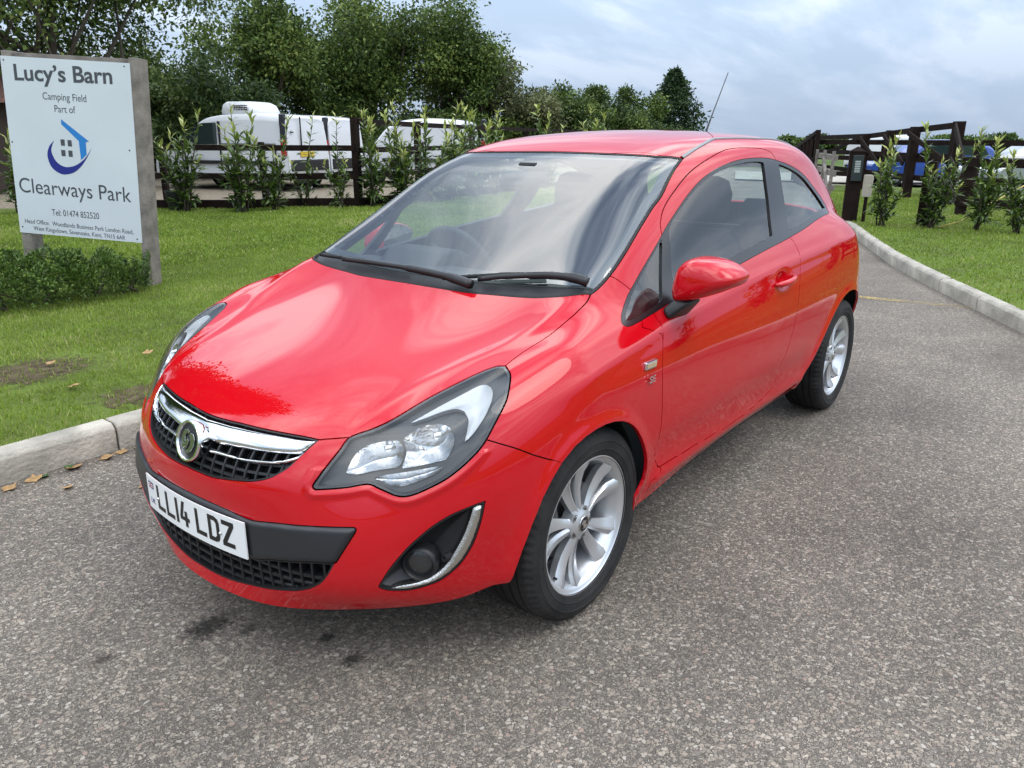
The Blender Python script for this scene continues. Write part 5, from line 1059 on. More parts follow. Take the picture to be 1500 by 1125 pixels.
# =================================================================== sign board
GREYWOOD = mat('weathered_timber', (.20, .175, .15), .85, noise=(9, .35), bump=(60, .6))
SIGN_W, SIGN_H = 1.2247, 1.5333
BL_ = np.array([-1.049, -6.155, .596]); BR_ = np.array([-1.662, -5.098, .523]); TL_ = np.array([-1.129, -6.096, 2.126])
ex = (BR_-BL_)/np.linalg.norm(BR_-BL_); uy = TL_-BL_; uy -= ex*(uy@ex); uy /= np.linalg.norm(uy); nz_ = np.cross(ex, uy)
SM = Matrix.Identity(4)
for k in range(3): SM[k][0] = ex[k]; SM[k][1] = uy[k]; SM[k][2] = nz_[k]; SM[k][3] = BL_[k]
sign = empty('sign'); sign.matrix_world = SM
tag(sign, 'white campsite notice board with blue house logo on two timber posts', 'sign')
PANEL = mat('sign_panel', (.60, .64, .66), .35, noise=(2, .04)); INK = mat('sign_ink', (.055, .062, .070), .5)
MB().box((SIGN_W/2, SIGN_H/2, 0), (SIGN_W, SIGN_H, .006)).build('sign_board', PANEL, sign)
MB().box((SIGN_W+.028, .42, -.078), (.085, 2.32, .15)).build('post', GREYWOOD, sign, bevel=.004)
MB().box((.055, .42, -.078), (.10, 2.32, .15)).build('post', GREYWOOD, sign, bevel=.004)
MB().box((SIGN_W/2-.02, SIGN_H+.012, -.075), (SIGN_W-.08, .05, .10)).build('top_rail', GREYWOOD, sign, bevel=.003)
def sign_text(txt, x0, x1, base, cap, bold=False, lean=0.0):
    cu = bpy.data.curves.new('t', 'FONT'); cu.body = txt; cu.size = 1
    if bold: cu.offset = .022
    ob = bpy.data.objects.new('t', cu); COL.objects.link(ob); me = bpy.data.meshes.new_from_object(ob); bpy.data.objects.remove(ob)
    xs = [q.co.x for q in me.vertices]; w = max(xs)-min(xs); mn = min(xs); k = cap/.72
    for q in me.vertices: x = (q.co.x-mn)/w*(x1-x0)+x0; q.co = (x, base+q.co.y*k+lean*(x-x0), .0042)
    me.materials.append(INK); o = link(bpy.data.objects.new('lettering', me), sign); o['kind'] = 'stuff'
sign_text("Lucy\u2019s Barn", .118, 1.053, 1.340, .135, True, .02)
sign_text('Camping Field', .373, .791, 1.193, .062)
sign_text('Part of', .476, .676, 1.092, .062)
sign_text('Clearways Park', .046, 1.148, .372, .135, False, -.012)
sign_text('Tel: 01474 852520', .347, .817, .184, .058)
sign_text('Head Office:  Woodlands Business Park London Road,', .063, 1.145, .093, .040, False, -.018)
sign_text('West Kingsdown, Sevenoaks, Kent, TN15 6AR', .144, 1.06, .032, .040, False, -.018)
def flat(name, pts, m_, z=.0042): MB().add([(x, y, z) for x, y in pts], [tuple(range(len(pts)))]).build(name, m_, sign, fix=False)
SKYBLUE = mat('logo_blue', (.012, .19, .52), .45); NAVY = mat('logo_navy', (.006, .014, .20), .45)
flat('logo_roof', [(.529, 1.035), (.527, .992), (.683, .858), (.749, .853), (.781, .862)][::-1], SKYBLUE)
flat('logo_wall', [(.683, .858), (.688, .695), (.748, .747), (.749, .853)], SKYBLUE, .0045)
outer = smooth_open([(.440, .849), (.385, .79), (.361, .709), (.395, .61), (.490, .559), (.60, .580), (.685, .642), (.755, .73), (.801, .807)], 6)
innr = smooth_open([(.801, .807), (.740, .725), (.665, .665), (.590, .632), (.512, .628), (.440, .67), (.404, .75), (.415, .80), (.440, .849)], 6)
v = [(x, y, .0044) for x, y in outer]+[(x, y, .0044) for x, y in innr[::-1]]; n = len(outer)
MB().add(v, [(i, i+1, n+i+1, n+i) for i in range(n-1)]).build('logo_crescent', NAVY, sign, fix=False)
for a, b in ((.504, .809), (.572, .807), (.501, .718), (.571, .717)): flat('logo_window', [(a, b), (a+.040, b), (a+.040, b+.054), (a, b+.054)], INK)
for a, b in ((.028, 1.50), (1.172, 1.505), (.023, .81), (1.165, .81), (.031, .055), (1.178, .03)):
    MB().lathe([(0, .003), (.006, .002), (.008, 0)], 10, 'z', (a, b, .003)).build('screw', INK, sign)
# =================================================================== plants
def leaf_faces(P, D, U, ln, w, fold=.25):
    """folded leaves: P base points, D direction, U up-ish normal; returns verts and tris"""
    S_ = np.cross(D, U); S_ /= np.linalg.norm(S_, axis=1, keepdims=True)+1e-9; N_ = np.cross(S_, D); m = len(P); L1 = ln[:, None]; W1 = w[:, None]
    droop = N_*L1*-.12
    v = np.stack([P, P+D*L1*.42+S_*W1/2+N_*W1*fold*.5, P+D*L1*.42-S_*W1/2+N_*W1*fold*.5, P+D*L1+droop, P+D*L1*.45], 1).reshape(-1, 3)
    i = np.arange(m)*5
    F = np.concatenate([np.stack([i, i+1, i+4], 1), np.stack([i+1, i+3, i+4], 1), np.stack([i, i+4, i+2], 1), np.stack([i+4, i+3, i+2], 1)])
    return v, F
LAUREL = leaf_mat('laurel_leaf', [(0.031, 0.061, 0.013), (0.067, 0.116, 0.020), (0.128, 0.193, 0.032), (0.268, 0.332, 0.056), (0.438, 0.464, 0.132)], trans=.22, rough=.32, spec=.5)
BARK = mat('bark', (.075, .062, .045), .9, noise=(12, .3), bump=(50, .5))
def make_laurel(seed, h, n_stem, spread, dens=30):
    rs = np.random.RandomState(seed); root = empty('laurel_shrub'); mb = MB(); LP = []; LD = []; LT = []
    for s in range(n_stem):
        a = rs.rand()*2*math.pi; r = spread*(.35+.65*rs.rand()); hh = h*(.40+.55*rs.rand()) if s else h; pts = []
        bx, by = rs.randn(2)*.035
        for k in range(9):
            t = k/8; pts.append(np.array([bx+math.cos(a)*r*t**1.15+rs.randn()*.012, by+math.sin(a)*r*t**1.15+rs.randn()*.012, hh*t]))
        mb.tube(pts, [.012*(1-t/9)+.003 for t in range(9)], 5)
        nl = int(hh*dens)
        for k in range(nl):
            t = .10+.90*(k/nl); i = min(int(t*8), 7); f = t*8-i; p = pts[i]*(1-f)+pts[i+1]*f
            ang = k*2.4+rs.randn()*.3; el = .25+.6*t+rs.randn()*.35 if t < .9 else 1.0+rs.randn()*.25
            d = np.array([math.cos(ang)*math.cos(el), math.sin(ang)*math.cos(el), math.sin(el)])
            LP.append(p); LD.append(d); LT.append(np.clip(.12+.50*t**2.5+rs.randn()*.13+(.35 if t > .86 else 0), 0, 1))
            if t < .7 and rs.rand() < .6:        # side twig
                q = p+d*rs.uniform(.06, .15); 
                for _ in range(3):
                    dd = d+rs.randn(3)*.55; dd /= np.linalg.norm(dd); LP.append(q); LD.append(dd); LT.append(np.clip(.18+.30*t+rs.randn()*.15, 0, 1))
    mb.build('stems', BARK, root, smooth=True, fix=False)
    P = np.array(LP); D = np.array(LD); m = len(P); U = np.tile([0, 0, 1.], (m, 1))+rs.randn(m, 3)*.3
    v, F = leaf_faces(P, D, U, rs.uniform(.11, .20, m), rs.uniform(.036, .062, m))
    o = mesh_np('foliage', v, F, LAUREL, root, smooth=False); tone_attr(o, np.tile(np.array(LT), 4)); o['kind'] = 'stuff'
    return root
protos = [make_laurel(41, 1.55, 7, .40), make_laurel(42, 1.70, 8, .46), make_laurel(43, 1.45, 6, .36), make_laurel(44, 1.62, 9, .48), make_laurel(45, 1.75, 5, .42, 22), make_laurel(46, 1.5, 10, .55, 25), make_laurel(47, 1.6, 6, .34, 36)]
used = set()
def laurel(i, p, h, rz, label, group):
    i = (i*2+int(abs(p[0])*7)) % 7
    o = protos[i] if i not in used else copy_tree(protos[i]); used.add(i)
    o.location = (float(p[0]), float(p[1]), LAWN_Z); hs = (1.55, 1.70, 1.45, 1.62, 1.75, 1.5, 1.6)[i]; s = 1.02*h/hs; o.scale = (s*.98, s*.98, s); o.rotation_euler = (math.sin(rz*3)*.06, math.cos(rz*5)*.06, rz)
    tag(o, label, 'shrub', group); return o
GL = 'laurels along the left fence'; GR_ = 'laurels on the right lawn'
lefts = [(150, 14.6, 1.8, 0, 'laurel half hidden behind the notice board'), (8, 14.2, 1.5, 2, 'laurel showing at the left of the notice board'),
 (258, 14.75, 2.05, 1, 'tall laurel just right of the notice board post'), (345, 14.75, 1.85, 3, 'bushy laurel in front of the white van cab'),
 (393, 15.1, 1.68, 0, 'laurel in front of the refrigerated van side'), (440, 15.9, 1.72, 2, 'slim laurel before the van rear door and yellow plate'),
 (492, 15.6, 1.74, 1, 'laurel just left of the thick fence post'), (540, 16.0, 1.80, 0, 'laurel just right of the thick fence post'),
 (585, 16.4, 1.95, 3, 'tall laurel before the third white van'), (622, 17.2, 1.9, 2, 'laurel above the car windscreen pillar'), (655, 17.8, 2.0, 1, 'laurel rising behind the roof front corner'),
 (690, 19, 2.05, 0, 'laurel behind the car roof near its front edge'), (722, 20, 2.0, 2, 'laurel tips showing over the roof left of centre'), (800, 23.5, 2.2, 3, 'laurel tips just clearing the car roof crest'), (868, 26, 2.25, 1, 'farthest laurel tips above the car roof')]
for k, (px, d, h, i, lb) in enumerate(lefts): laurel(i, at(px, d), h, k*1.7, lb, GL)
rights = [((-11.78, -1.19), 1.36, 2, 'laurel nearest the intercom post'), ((-11.97, -.51), 1.52, 1, 'laurel in front of the short dark post'), ((-12.14, .14), 1.46, 3, 'third laurel from the intercom post'),
          ((-11.98, .66), 1.25, 0, 'rightmost laurel at the frame edge'), ((-11.7, 1.5), 1.4, 2, 'laurel first in the row past the right frame edge'), ((-11.3, 2.6), 1.5, 1, 'laurel second in the row past the right frame edge'), ((-10.9, 3.7), 1.4, 3, 'laurel third in the row past the right frame edge'), ((-10.3, 4.9), 1.5, 0, 'laurel fourth in the row past the right frame edge'), ((-9.6, 6.0), 1.45, 1, 'laurel fifth in the row past the right frame edge'), ((-8.6, 7.2), 1.5, 2, 'laurel sixth in the row past the right frame edge')]
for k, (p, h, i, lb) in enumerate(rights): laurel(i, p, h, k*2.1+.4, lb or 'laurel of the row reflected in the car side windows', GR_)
# low clipped hedge under the sign: box-like plants with tiny leaves
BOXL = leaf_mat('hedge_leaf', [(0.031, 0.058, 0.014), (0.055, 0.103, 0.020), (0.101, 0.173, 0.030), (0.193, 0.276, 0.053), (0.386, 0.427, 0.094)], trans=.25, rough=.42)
def bush(name, c, rx, ry, h, n, seed, label, leaf=(.022, .040), spikes=0, group=None):
    rs = np.random.RandomState(seed); root = empty(name, (c[0], c[1], LAWN_Z)); tag(root, label, 'bush', group)
    a = rs.rand(n)*2*math.pi; zz = rs.rand(n)**.6; rr = np.sqrt(1-(np.clip(zz, 0, 1)*.93)**3.0)*(.55+.45*np.sqrt(rs.rand(n)))
    lump = .86+.22*np.sin(a*3+seed)+.12*np.sin(a*7+zz*9)
    P = np.stack([np.cos(a)*rx*rr*lump, np.sin(a)*ry*rr*lump, .03+zz*h*(.86+.16*np.sin(a*4+seed*2))], 1)
    D = P/np.array([rx, ry, h*1.0])+rs.randn(n, 3)*.55; D[:, 2] += .35; D /= np.linalg.norm(D, axis=1, keepdims=True)
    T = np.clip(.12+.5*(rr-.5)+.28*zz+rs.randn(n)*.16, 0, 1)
    if spikes:
        PS = []; DS = []; TS = []
        for s in range(spikes):
            a0 = rs.rand()*2*math.pi; r0 = math.sqrt(rs.rand())*.85; b = np.array([math.cos(a0)*rx*r0, math.sin(a0)*ry*r0, h*.25]); hh = h*rs.uniform(.8, 1.25); ln = rs.randn(2)*.05
            for k in range(70):
                t = k/70; ang = k*2.4; PS.append(b+np.array([ln[0]*t, ln[1]*t, hh*t])); DS.append([math.cos(ang)*.8, math.sin(ang)*.8, .6]); TS.append(np.clip(.15+.25*t+rs.randn()*.1, 0, 1))
        P = np.vstack([P, PS]); D = np.vstack([D, np.array(DS)/np.linalg.norm(DS, axis=1, keepdims=True)]); T = np.r_[T, TS]
    m = len(P); v, F = leaf_faces(P, D, np.tile([0, 0, 1.], (m, 1))+rs.randn(m, 3)*.4, rs.uniform(*leaf, m), rs.uniform(leaf[0]*.5, leaf[1]*.5, m))
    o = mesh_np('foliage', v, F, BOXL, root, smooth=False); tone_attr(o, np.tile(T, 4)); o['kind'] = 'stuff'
    mb = MB()
    for k in range(7): mb.tube([(rs.randn()*.05, rs.randn()*.05, -.02), (rs.randn()*rx*.4, rs.randn()*ry*.4, h*.6)], [.012, .004], 5)
    mb.build('twigs', BARK, root, fix=False)
    return root
GB = 'low hedge under the notice board'
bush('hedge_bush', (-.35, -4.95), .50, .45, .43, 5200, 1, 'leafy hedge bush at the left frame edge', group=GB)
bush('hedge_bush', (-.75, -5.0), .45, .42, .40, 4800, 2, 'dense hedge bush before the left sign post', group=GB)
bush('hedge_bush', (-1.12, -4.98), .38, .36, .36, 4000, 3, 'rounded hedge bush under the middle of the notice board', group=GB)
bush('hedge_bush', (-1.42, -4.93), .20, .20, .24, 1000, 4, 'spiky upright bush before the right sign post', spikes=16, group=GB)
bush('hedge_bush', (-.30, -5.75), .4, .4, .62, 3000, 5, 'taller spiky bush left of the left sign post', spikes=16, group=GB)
# =================================================================== timber fences
STAIN = mat('dark_stained_timber', (.016, .0095, .0075), .9, 0, 0, .15, noise=(6, .35), bump=(40, .4))
def fence(name, posts, ph, rails, label, pw=.11, rh=.13, group=None, braces=()):
    root = empty(name, (float(posts[0][0]), float(posts[0][1]), LAWN_Z)); tag(root, label, 'fence', group); o = np.array([posts[0][0], posts[0][1], LAWN_Z])
    Q = [np.array([p[0], p[1], LAWN_Z])-o for p in posts]
    for i, p in enumerate(Q):
        h = ph[i] if not np.isscalar(ph) else ph
        d = Q[min(i+1, len(Q)-1)]-Q[max(i-1, 0)]; MB().box((p[0], p[1], h/2-.03), (pw, pw, h+.06), math.atan2(d[1], d[0])).build('post', STAIN, root, bevel=.008)
    for z in rails:
        for i in range(len(Q)-1):
            h0 = z if np.isscalar(z) else z[i]; h1 = z if np.isscalar(z) else z[i+1]
            e = np.cross((Q[i+1]-Q[i])/np.linalg.norm(Q[i+1]-Q[i]), (0, 0, 1))*(pw/2+.02)
            MB().beam(Q[i]+e+[0, 0, h0], Q[i+1]+e+[0, 0, h1], .04, rh).build('rail', STAIN, root)
    for i, j, za, zb in braces:
        e = np.cross((Q[j]-Q[i])/np.linalg.norm(Q[j]-Q[i]), (0, 0, 1))*(pw/2+.07)
        MB().beam(Q[i]+e+[0, 0, za], Q[j]+e+[0, 0, zb], .04, .10).build('brace', STAIN, root)
    return root
PL = [at(60, 15.9), at(232, 15.9), at(380, 15.9), at(517, 16.0)]
fence('post_and_rail_fence', PL, [1.3, 1.3, 1.25, 1.68], [1.14, .60], 'dark two-rail timber fence in front of the parked vans', group='dark timber fences', rh=.11)
PR = [at(519, 16.1), at(610, 19.5), at(690, 23.5), at(770, 28), at(850, 34)]
fence('post_and_rail_fence', PR, 1.72, [1.64, 1.10, .58], 'dark three-rail timber fence running back behind the car', group='dark timber fences', pw=.14, rh=.11, braces=[(0, 1, .4, 1.2), (1, 2, .4, 1.5)])
edge = empty('sleeper_edging', tuple(at(236, 15.35, LAWN_Z))); tag(edge, 'low dark timber sleepers edging the gravel yard', 'edging')
sp = [at(150, 15.35), at(236, 15.3), at(345, 15.4), at(430, 15.9), at(519, 16.0), at(640, 18.3), at(760, 21.7)]
for a, b in zip(sp[:-1], sp[1:]): MB().beam(a-np.array(edge.location)+[0, 0, .20], b-np.array(edge.location)+[0, 0, .20], .12, .19).build('sleeper', STAIN, edge)
# right-hand fences, gate and intercom
P1 = [(-17.58, -1.26), (-19.05, -2.4), (-20.57, -3.29), (-22.05, -4.27), (-27.5, -7.6)]
fence('post_and_rail_fence', P1, [1.72, 1.64, 1.58, 1.5, 1.5], [[1.66, 1.58, 1.52, 1.45, 1.42], .98, .48], 'tall dark braced fence receding behind the right laurels', group='dark timber fences', pw=.19, rh=.13, braces=[(1, 0, 1.5, .9), (2, 1, 1.45, .8), (3, 2, 1.4, .7), (4, 3, .5, 1.4)])
P2 = [(-17.4, -1.2), (-14.9, -.55), (-14.3, .9), (-13.8, 2.4), (-13.3, 4.0)]
fence('post_and_rail_fence', P2, [1.7, 1.05, 1.05, 1.05, 1.05], [[1.62, .95, .95, .95, .95], [.95, .62, .62, .62, .62], [.45, .25, .25, .25, .25]], 'dark low fence stepping down towards the right laurels', group='dark timber fences', pw=.15, rh=.15)
P3 = [(-19.5, 1.0), (-20.3, -1.2), (-21.5, -3.6), (-23, -6.0)]
fence('post_and_rail_fence', P3, 1.35, [1.28, .85, .4], 'farther dark rail fence crossing behind the tall braced one', group='dark timber fences', pw=.13)
P4 = [(-21.5, 2.2), (-21.0, 4.6), (-20.5, 7.0)]
fence('post_and_rail_fence', P4, 1.45, [1.36, .95, .5], 'dark rail fence at the right frame edge in the background', group='dark timber fences', pw=.13)
sp_ = MB().box((0, 0, .49), (.17, .17, 1.04)).build('short_post', STAIN, None, bevel=.01); sp_.location = (-12.25, -.66, LAWN_Z); tag(sp_, 'short dark post behind the second right laurel', 'post')
ic = empty('intercom_post', (-12.38, -1.84, LAWN_Z), math.radians(18)); tag(ic, 'thick dark post with keypad intercom panel beside the gate', 'post')
MB().box((0, 0, .56), (.24, .24, 1.18)).build('post', STAIN, ic, bevel=.012)
MB().add([(-.13, -.13, 1.15), (.13, -.13, 1.15), (.13, .13, 1.15), (-.13, .13, 1.15), (0, 0, 1.23)], [(0, 1, 2, 3), (0, 4, 1), (1, 4, 2), (2, 4, 3), (3, 4, 0)]).build('cap', STAIN, ic)
kp = MB().box((.135, .02, .88), (.04, .17, .42)).build('intercom_panel', mat('panel_dark', (.02, .03, .03), .35), ic, bevel=.008)
for k in range(7): MB().box((.158, .02, .99-.028*k), (.006, .085, .016)).build('panel_button', mat('panel_key', (.45, .5, .47), .4), kp)
jb = MB().box((0, 0, 0), (.10, .14, .36)).build('junction_box', mat('box_cream', (.42, .38, .31), .6), None, bevel=.01); jb.location = (-12.35, -1.60, .72); tag(jb, 'small cream junction box on a stake behind the intercom post', 'box')
MB().box((0, 0, -.38), (.04, .05, .42)).build('stake', STAIN, jb)
gate = empty('field_gate', (-13.0, -2.35, LAWN_Z), math.radians(203)); tag(gate, 'weathered grey wooden gate standing open left of the intercom post', 'gate')
for z in (.25, .5, .75, 1.02): MB().box((1.5, 0, z), (3.0, .05, .10)).build('gate_rail', GREYWOOD, gate)
for x in (.04, 1.5, 2.96): MB().box((x, .05, .64), (.09, .05, 1.0)).build('gate_stile', GREYWOOD, gate)
MB().beam((.1, .06, .25), (1.5, .06, 1.0), .05, .08).build('gate_brace', GREYWOOD, gate)
panelf = empty('slatted_gate', tuple(at(1196, 24, 0.0)), math.radians(205)); tag(panelf, 'tall dark slatted gate panel rising towards its hinge post, far end of the drive', 'gate')
for k in range(7):
    x = .9*k; h = 1.75-.09*k; MB().box((x, 0, h/2), (.12, .12, h)).build('gate_post', STAIN, panelf)
MB().beam((0, .05, 1.68), (5.4, .05, 1.16), .05, .12).build('gate_rail', STAIN, panelf); MB().beam((0, .05, .9), (5.4, .05, .7), .05, .12).build('gate_rail', STAIN, panelf)
MB().box((.45, .0, 1.25), (.8, .04, .7)).build('gate_board', STAIN, panelf)
hose = MB().tube([(-11.95, -.38, LAWN_Z+.03), (-12.2, -.1, LAWN_Z+.12), (-12.6, .15, LAWN_Z+.35), (-13.4, .5, LAWN_Z+.62), (-14.2, .8, LAWN_Z+.85)], .012, 8).build('yellow_rope', mat('rope_yellow', (.50, .40, .12), .7), None, smooth=True)
tag(hose, 'pale yellow rope stretched from the second laurel to the fence', 'rope')
pot = MB().lathe([(.0, .0), (.15, .0), (.19, .34), (.205, .34), (.205, .37), (.18, .37), (.17, .30), (0, .30)], 24, 'z').build('plant_pot', BLACK, None, smooth=True, angle=40); pot.location = tuple(at(246, 14.95, LAWN_Z)); tag(pot, 'black plastic pot at the foot of the tall laurel by the sign', 'pot')
# =================================================================== parked vans
WHITE = mat('white_van_paint', (.66, .67, .68), .30, 0, .5); VGLASS = mat('van_glass', (.02, .035, .032), .06, 0, .6); RLAMP = mat('van_lamp_red', (.45, .01, .012), .15, 0, .8); STEEL = mat('van_steel', (.35, .35, .36), .4, .7)
def van(name, loc, rz, L_, prof, W_, label, parts, fridge=False):
    """prof = side outline (x from the nose, z); body is lofted with tumblehome"""
    root = empty(name, loc, rz); tag(root, label, 'van', 'white vans parked behind the left fence')
    P = smooth_open(prof, 6); n = len(P); v = []; f = []
    zb = .30
    cols = [(-1, .06), (-.985, .0), (-.93, -.03), (.93, -.03), (.985, 0), (1, .06)]
    # roof line lofted across the width, side walls dropped to the sill
    ys = [-1, -.97, -.88, -.6, 0, .6, .88, .97, 1]; dz = [-.16, -.07, -.02, .015, .02, .015, -.02, -.07, -.16]
    for x, z in P:
        k = np.clip((z-.9)/.9, 0, 1)
        for y, d in zip(ys, dz): v.append((x, y*W_/2*(1-.09*k*1.0), max(z+d*(.4+.6*k), zb+.02)))
    m = len(ys)
    for i in range(n-1):
        for j in range(m-1): f.append((i*m+j, i*m+j+1, (i+1)*m+j+1, (i+1)*m+j))
    # sides
    for sdj in (0, m-1):
        base = len(v); lev = [.0, .35, .7, 1.0]
        for i, (x, z) in enumerate(P):
            t = v[i*m+sdj]; y1 = math.copysign(W_/2, t[1])
            for l in lev: v.append((x, t[1]*(1-l)+y1*l if l < 1 else y1*.985, t[2]*(1-l)+zb*l))
        for i in range(n-1):
            for j in range(3): f.append((base+i*4+j, base+(i+1)*4+j, base+(i+1)*4+j+1, base+i*4+j+1))
    v0 = len(v)
    MB().add(v, f).build('body', WHITE, root, smooth=True, angle=60)
    MB().box((L_/2, 0, .30), (L_*.96, W_*.94, .06)).build('underbody', DARK_V, root)
    parts(root)
    root.scale = (1.15, -1.15, 1.15)
    return root
DARK_V = mat('van_dark', (.01, .01, .01), .8)
def van_wheel(root, x, y):
    w = empty('wheel', (x, y, .30), parent=root)
    MB().lathe([(.19, .09), (.27, .10), (.30, .07), (.305, 0), (.30, -.07), (.19, -.09)], 32, 'y').build('tyre', DARK_V, w, smooth=True)
    MB().lathe([(0, .06), (.12, .085), (.19, .08)], 24, 'y').build('rim', STEEL, w, smooth=True); MB().lathe([(0, -.06), (.12, -.085), (.19, -.08)], 24, 'y').build('rim', STEEL, w, smooth=True)
PROF1 = [(0, .45), (.02, .70), (.10, .86), (.35, .98), (.75, 1.06), (.95, 1.20), (1.25, 1.48), (1.55, 1.66), (1.95, 1.74), (2.6, 1.78), (3.4, 1.76), (3.95, 1.70), (4.02, 1.55), (4.06, 1.0), (4.08, .55), (4.06, .40)]
def side_patch(root, name, pts, y, m_, t=.012):
    MB().prism(pts, 'y', y-t/2, y+t/2).build(name, m_, root)
def van1_parts(root):
    y = .80
    side_patch(root, 'cab_window', [(.93, 1.10), (1.15, 1.33), (1.38, 1.50), (1.62, 1.56), (1.98, 1.57), (1.98, 1.08), (1.2, 1.06)], y*.955, VGLASS, .10)
    side_patch(root, 'side_moulding', [(1.0, .62), (3.7, .62), (3.7, .70), (1.0, .70)], .80, DARK_V, .09)
    side_patch(root, 'sill', [(.6, .30), (3.9, .30), (3.9, .40), (.6, .40)], .80, STEEL, .06)
    side_patch(root, 'sliding_door_line', [(2.08, .5), (2.095, .5), (2.095, 1.60), (2.08, 1.60)], .775, DARK_V, .09)
    for x in (.98, 3.70): side_patch(root, 'door_seam', [(x, .45), (x+.012, .45), (x+.012, 1.05), (x, 1.05)], .795, DARK_V, .06)
    MB().box((.16, .62, .74), (.26, .30, .22)).build('headlight', mat('van_headlamp', (.55, .57, .58), .15, .3), root, bevel=.05)
    MB().box((.03, 0, .52), (.14, 1.5, .24)).build('front_bumper', DARK_V, root, bevel=.04)
    MB().box((4.085, .30, 1.25), (.02, .03, .9)).build('rear_door_seam', DARK_V, root)
    MB().box((4.075, .62, 1.35), (.02, .10, .03)).build('door_handle', DARK_V, root)
    side_patch(root, 'rail_line', [(2.1, 1.08), (3.7, 1.08), (3.7, 1.095), (2.1, 1.095)], .775, DARK_V, .09)
    MB().box((1.02, .86, 1.16), (.10, .18, .22)).build('door_mirror', DARK_V, root, bevel=.03)
    tl = MB().box((3.93, .74, 1.28), (.13, .14, .95)).build('tail_lamp', mat('van_lamp_dark', (.02, .02, .025), .2), root, bevel=.04)
    MB().box((3.94, .755, 1.0), (.14, .13, .36)).build('lamp_red', RLAMP, tl, bevel=.03)
    MB().box((3.97, .74, .99), (.12, .13, .15)).build('lamp_clear', mat('lamp_clear', (.7, .6, .5), .2), tl, bevel=.02)
    MB().box((4.03, 0, .60), (.16, 1.5, .26)).build('rear_bumper', DARK_V, root, bevel=.04)
    MB().box((4.09, .10, .86), (.02, .52, .12)).build('number_plate', mat('plate_yellow', (.62, .42, .03), .4), root)
    for x in (.72, 3.35): van_wheel(root, x, .68); van_wheel(root, x, -.68)
    fr = loft([(2.45, 0, 1.76, .58, .55), (2.45, 0, 1.83, .60, .56), (2.43, 0, 1.98, .56, .50), (2.40, 0, 2.05, .46, .40), (2.40, 0, 2.06, .2, .2)], 28, 4).build('refrigeration_unit', WHITE, root, smooth=True)
    for a in range(6):
        for b in range(3): MB().box((2.45+.07*a, .585, 1.86+.045*b), (.045, .03, .022)).build('unit_vent', DARK_V, fr)
fh_ = np.array([_f[0], _f[1]]); rh_ = np.array([fh_[1], -fh_[0]])/np.linalg.norm(fh_)
yaw_r = math.atan2(rh_[1], rh_[0])
p = at(258, 24.0); van('panel_van', (p[0], p[1], .05), yaw_r-.38, 4.08, PROF1, 1.62, 'white van with rounded roof refrigeration unit and red tail lamp', van1_parts)
def van2_parts(root):
    tl = MB().box((3.93, .74, 1.25), (.13, .14, .95)).build('tail_lamp', MATS['van_lamp_dark'], root, bevel=.04); MB().box((3.94, .755, 1.0), (.14, .13, .36)).build('lamp_red', RLAMP, tl, bevel=.03)
    MB().box((4.03, 0, .60), (.16, 1.5, .26)).build('rear_bumper', DARK_V, root, bevel=.04)
    side_patch(root, 'side_moulding', [(1.0, .62), (3.7, .62), (3.7, .70), (1.0, .70)], .80, DARK_V, .09)
    for x in (.72, 3.35): van_wheel(root, x, .68); van_wheel(root, x, -.68)
p = at(322, 25.8); van('panel_van', (p[0], p[1], .05), yaw_r-.36, 4.08, PROF1, 1.62, 'second white van showing behind the refrigerated one, tail lamp by the fence post', van2_parts)
p = at(528, 27); van('panel_van', (p[0], p[1], .05), yaw_r-.25, 4.08, [(x*.82, z*.98) for x, z in PROF1], 1.62, 'third white van seen between laurels right of the thick fence post', van2_parts)
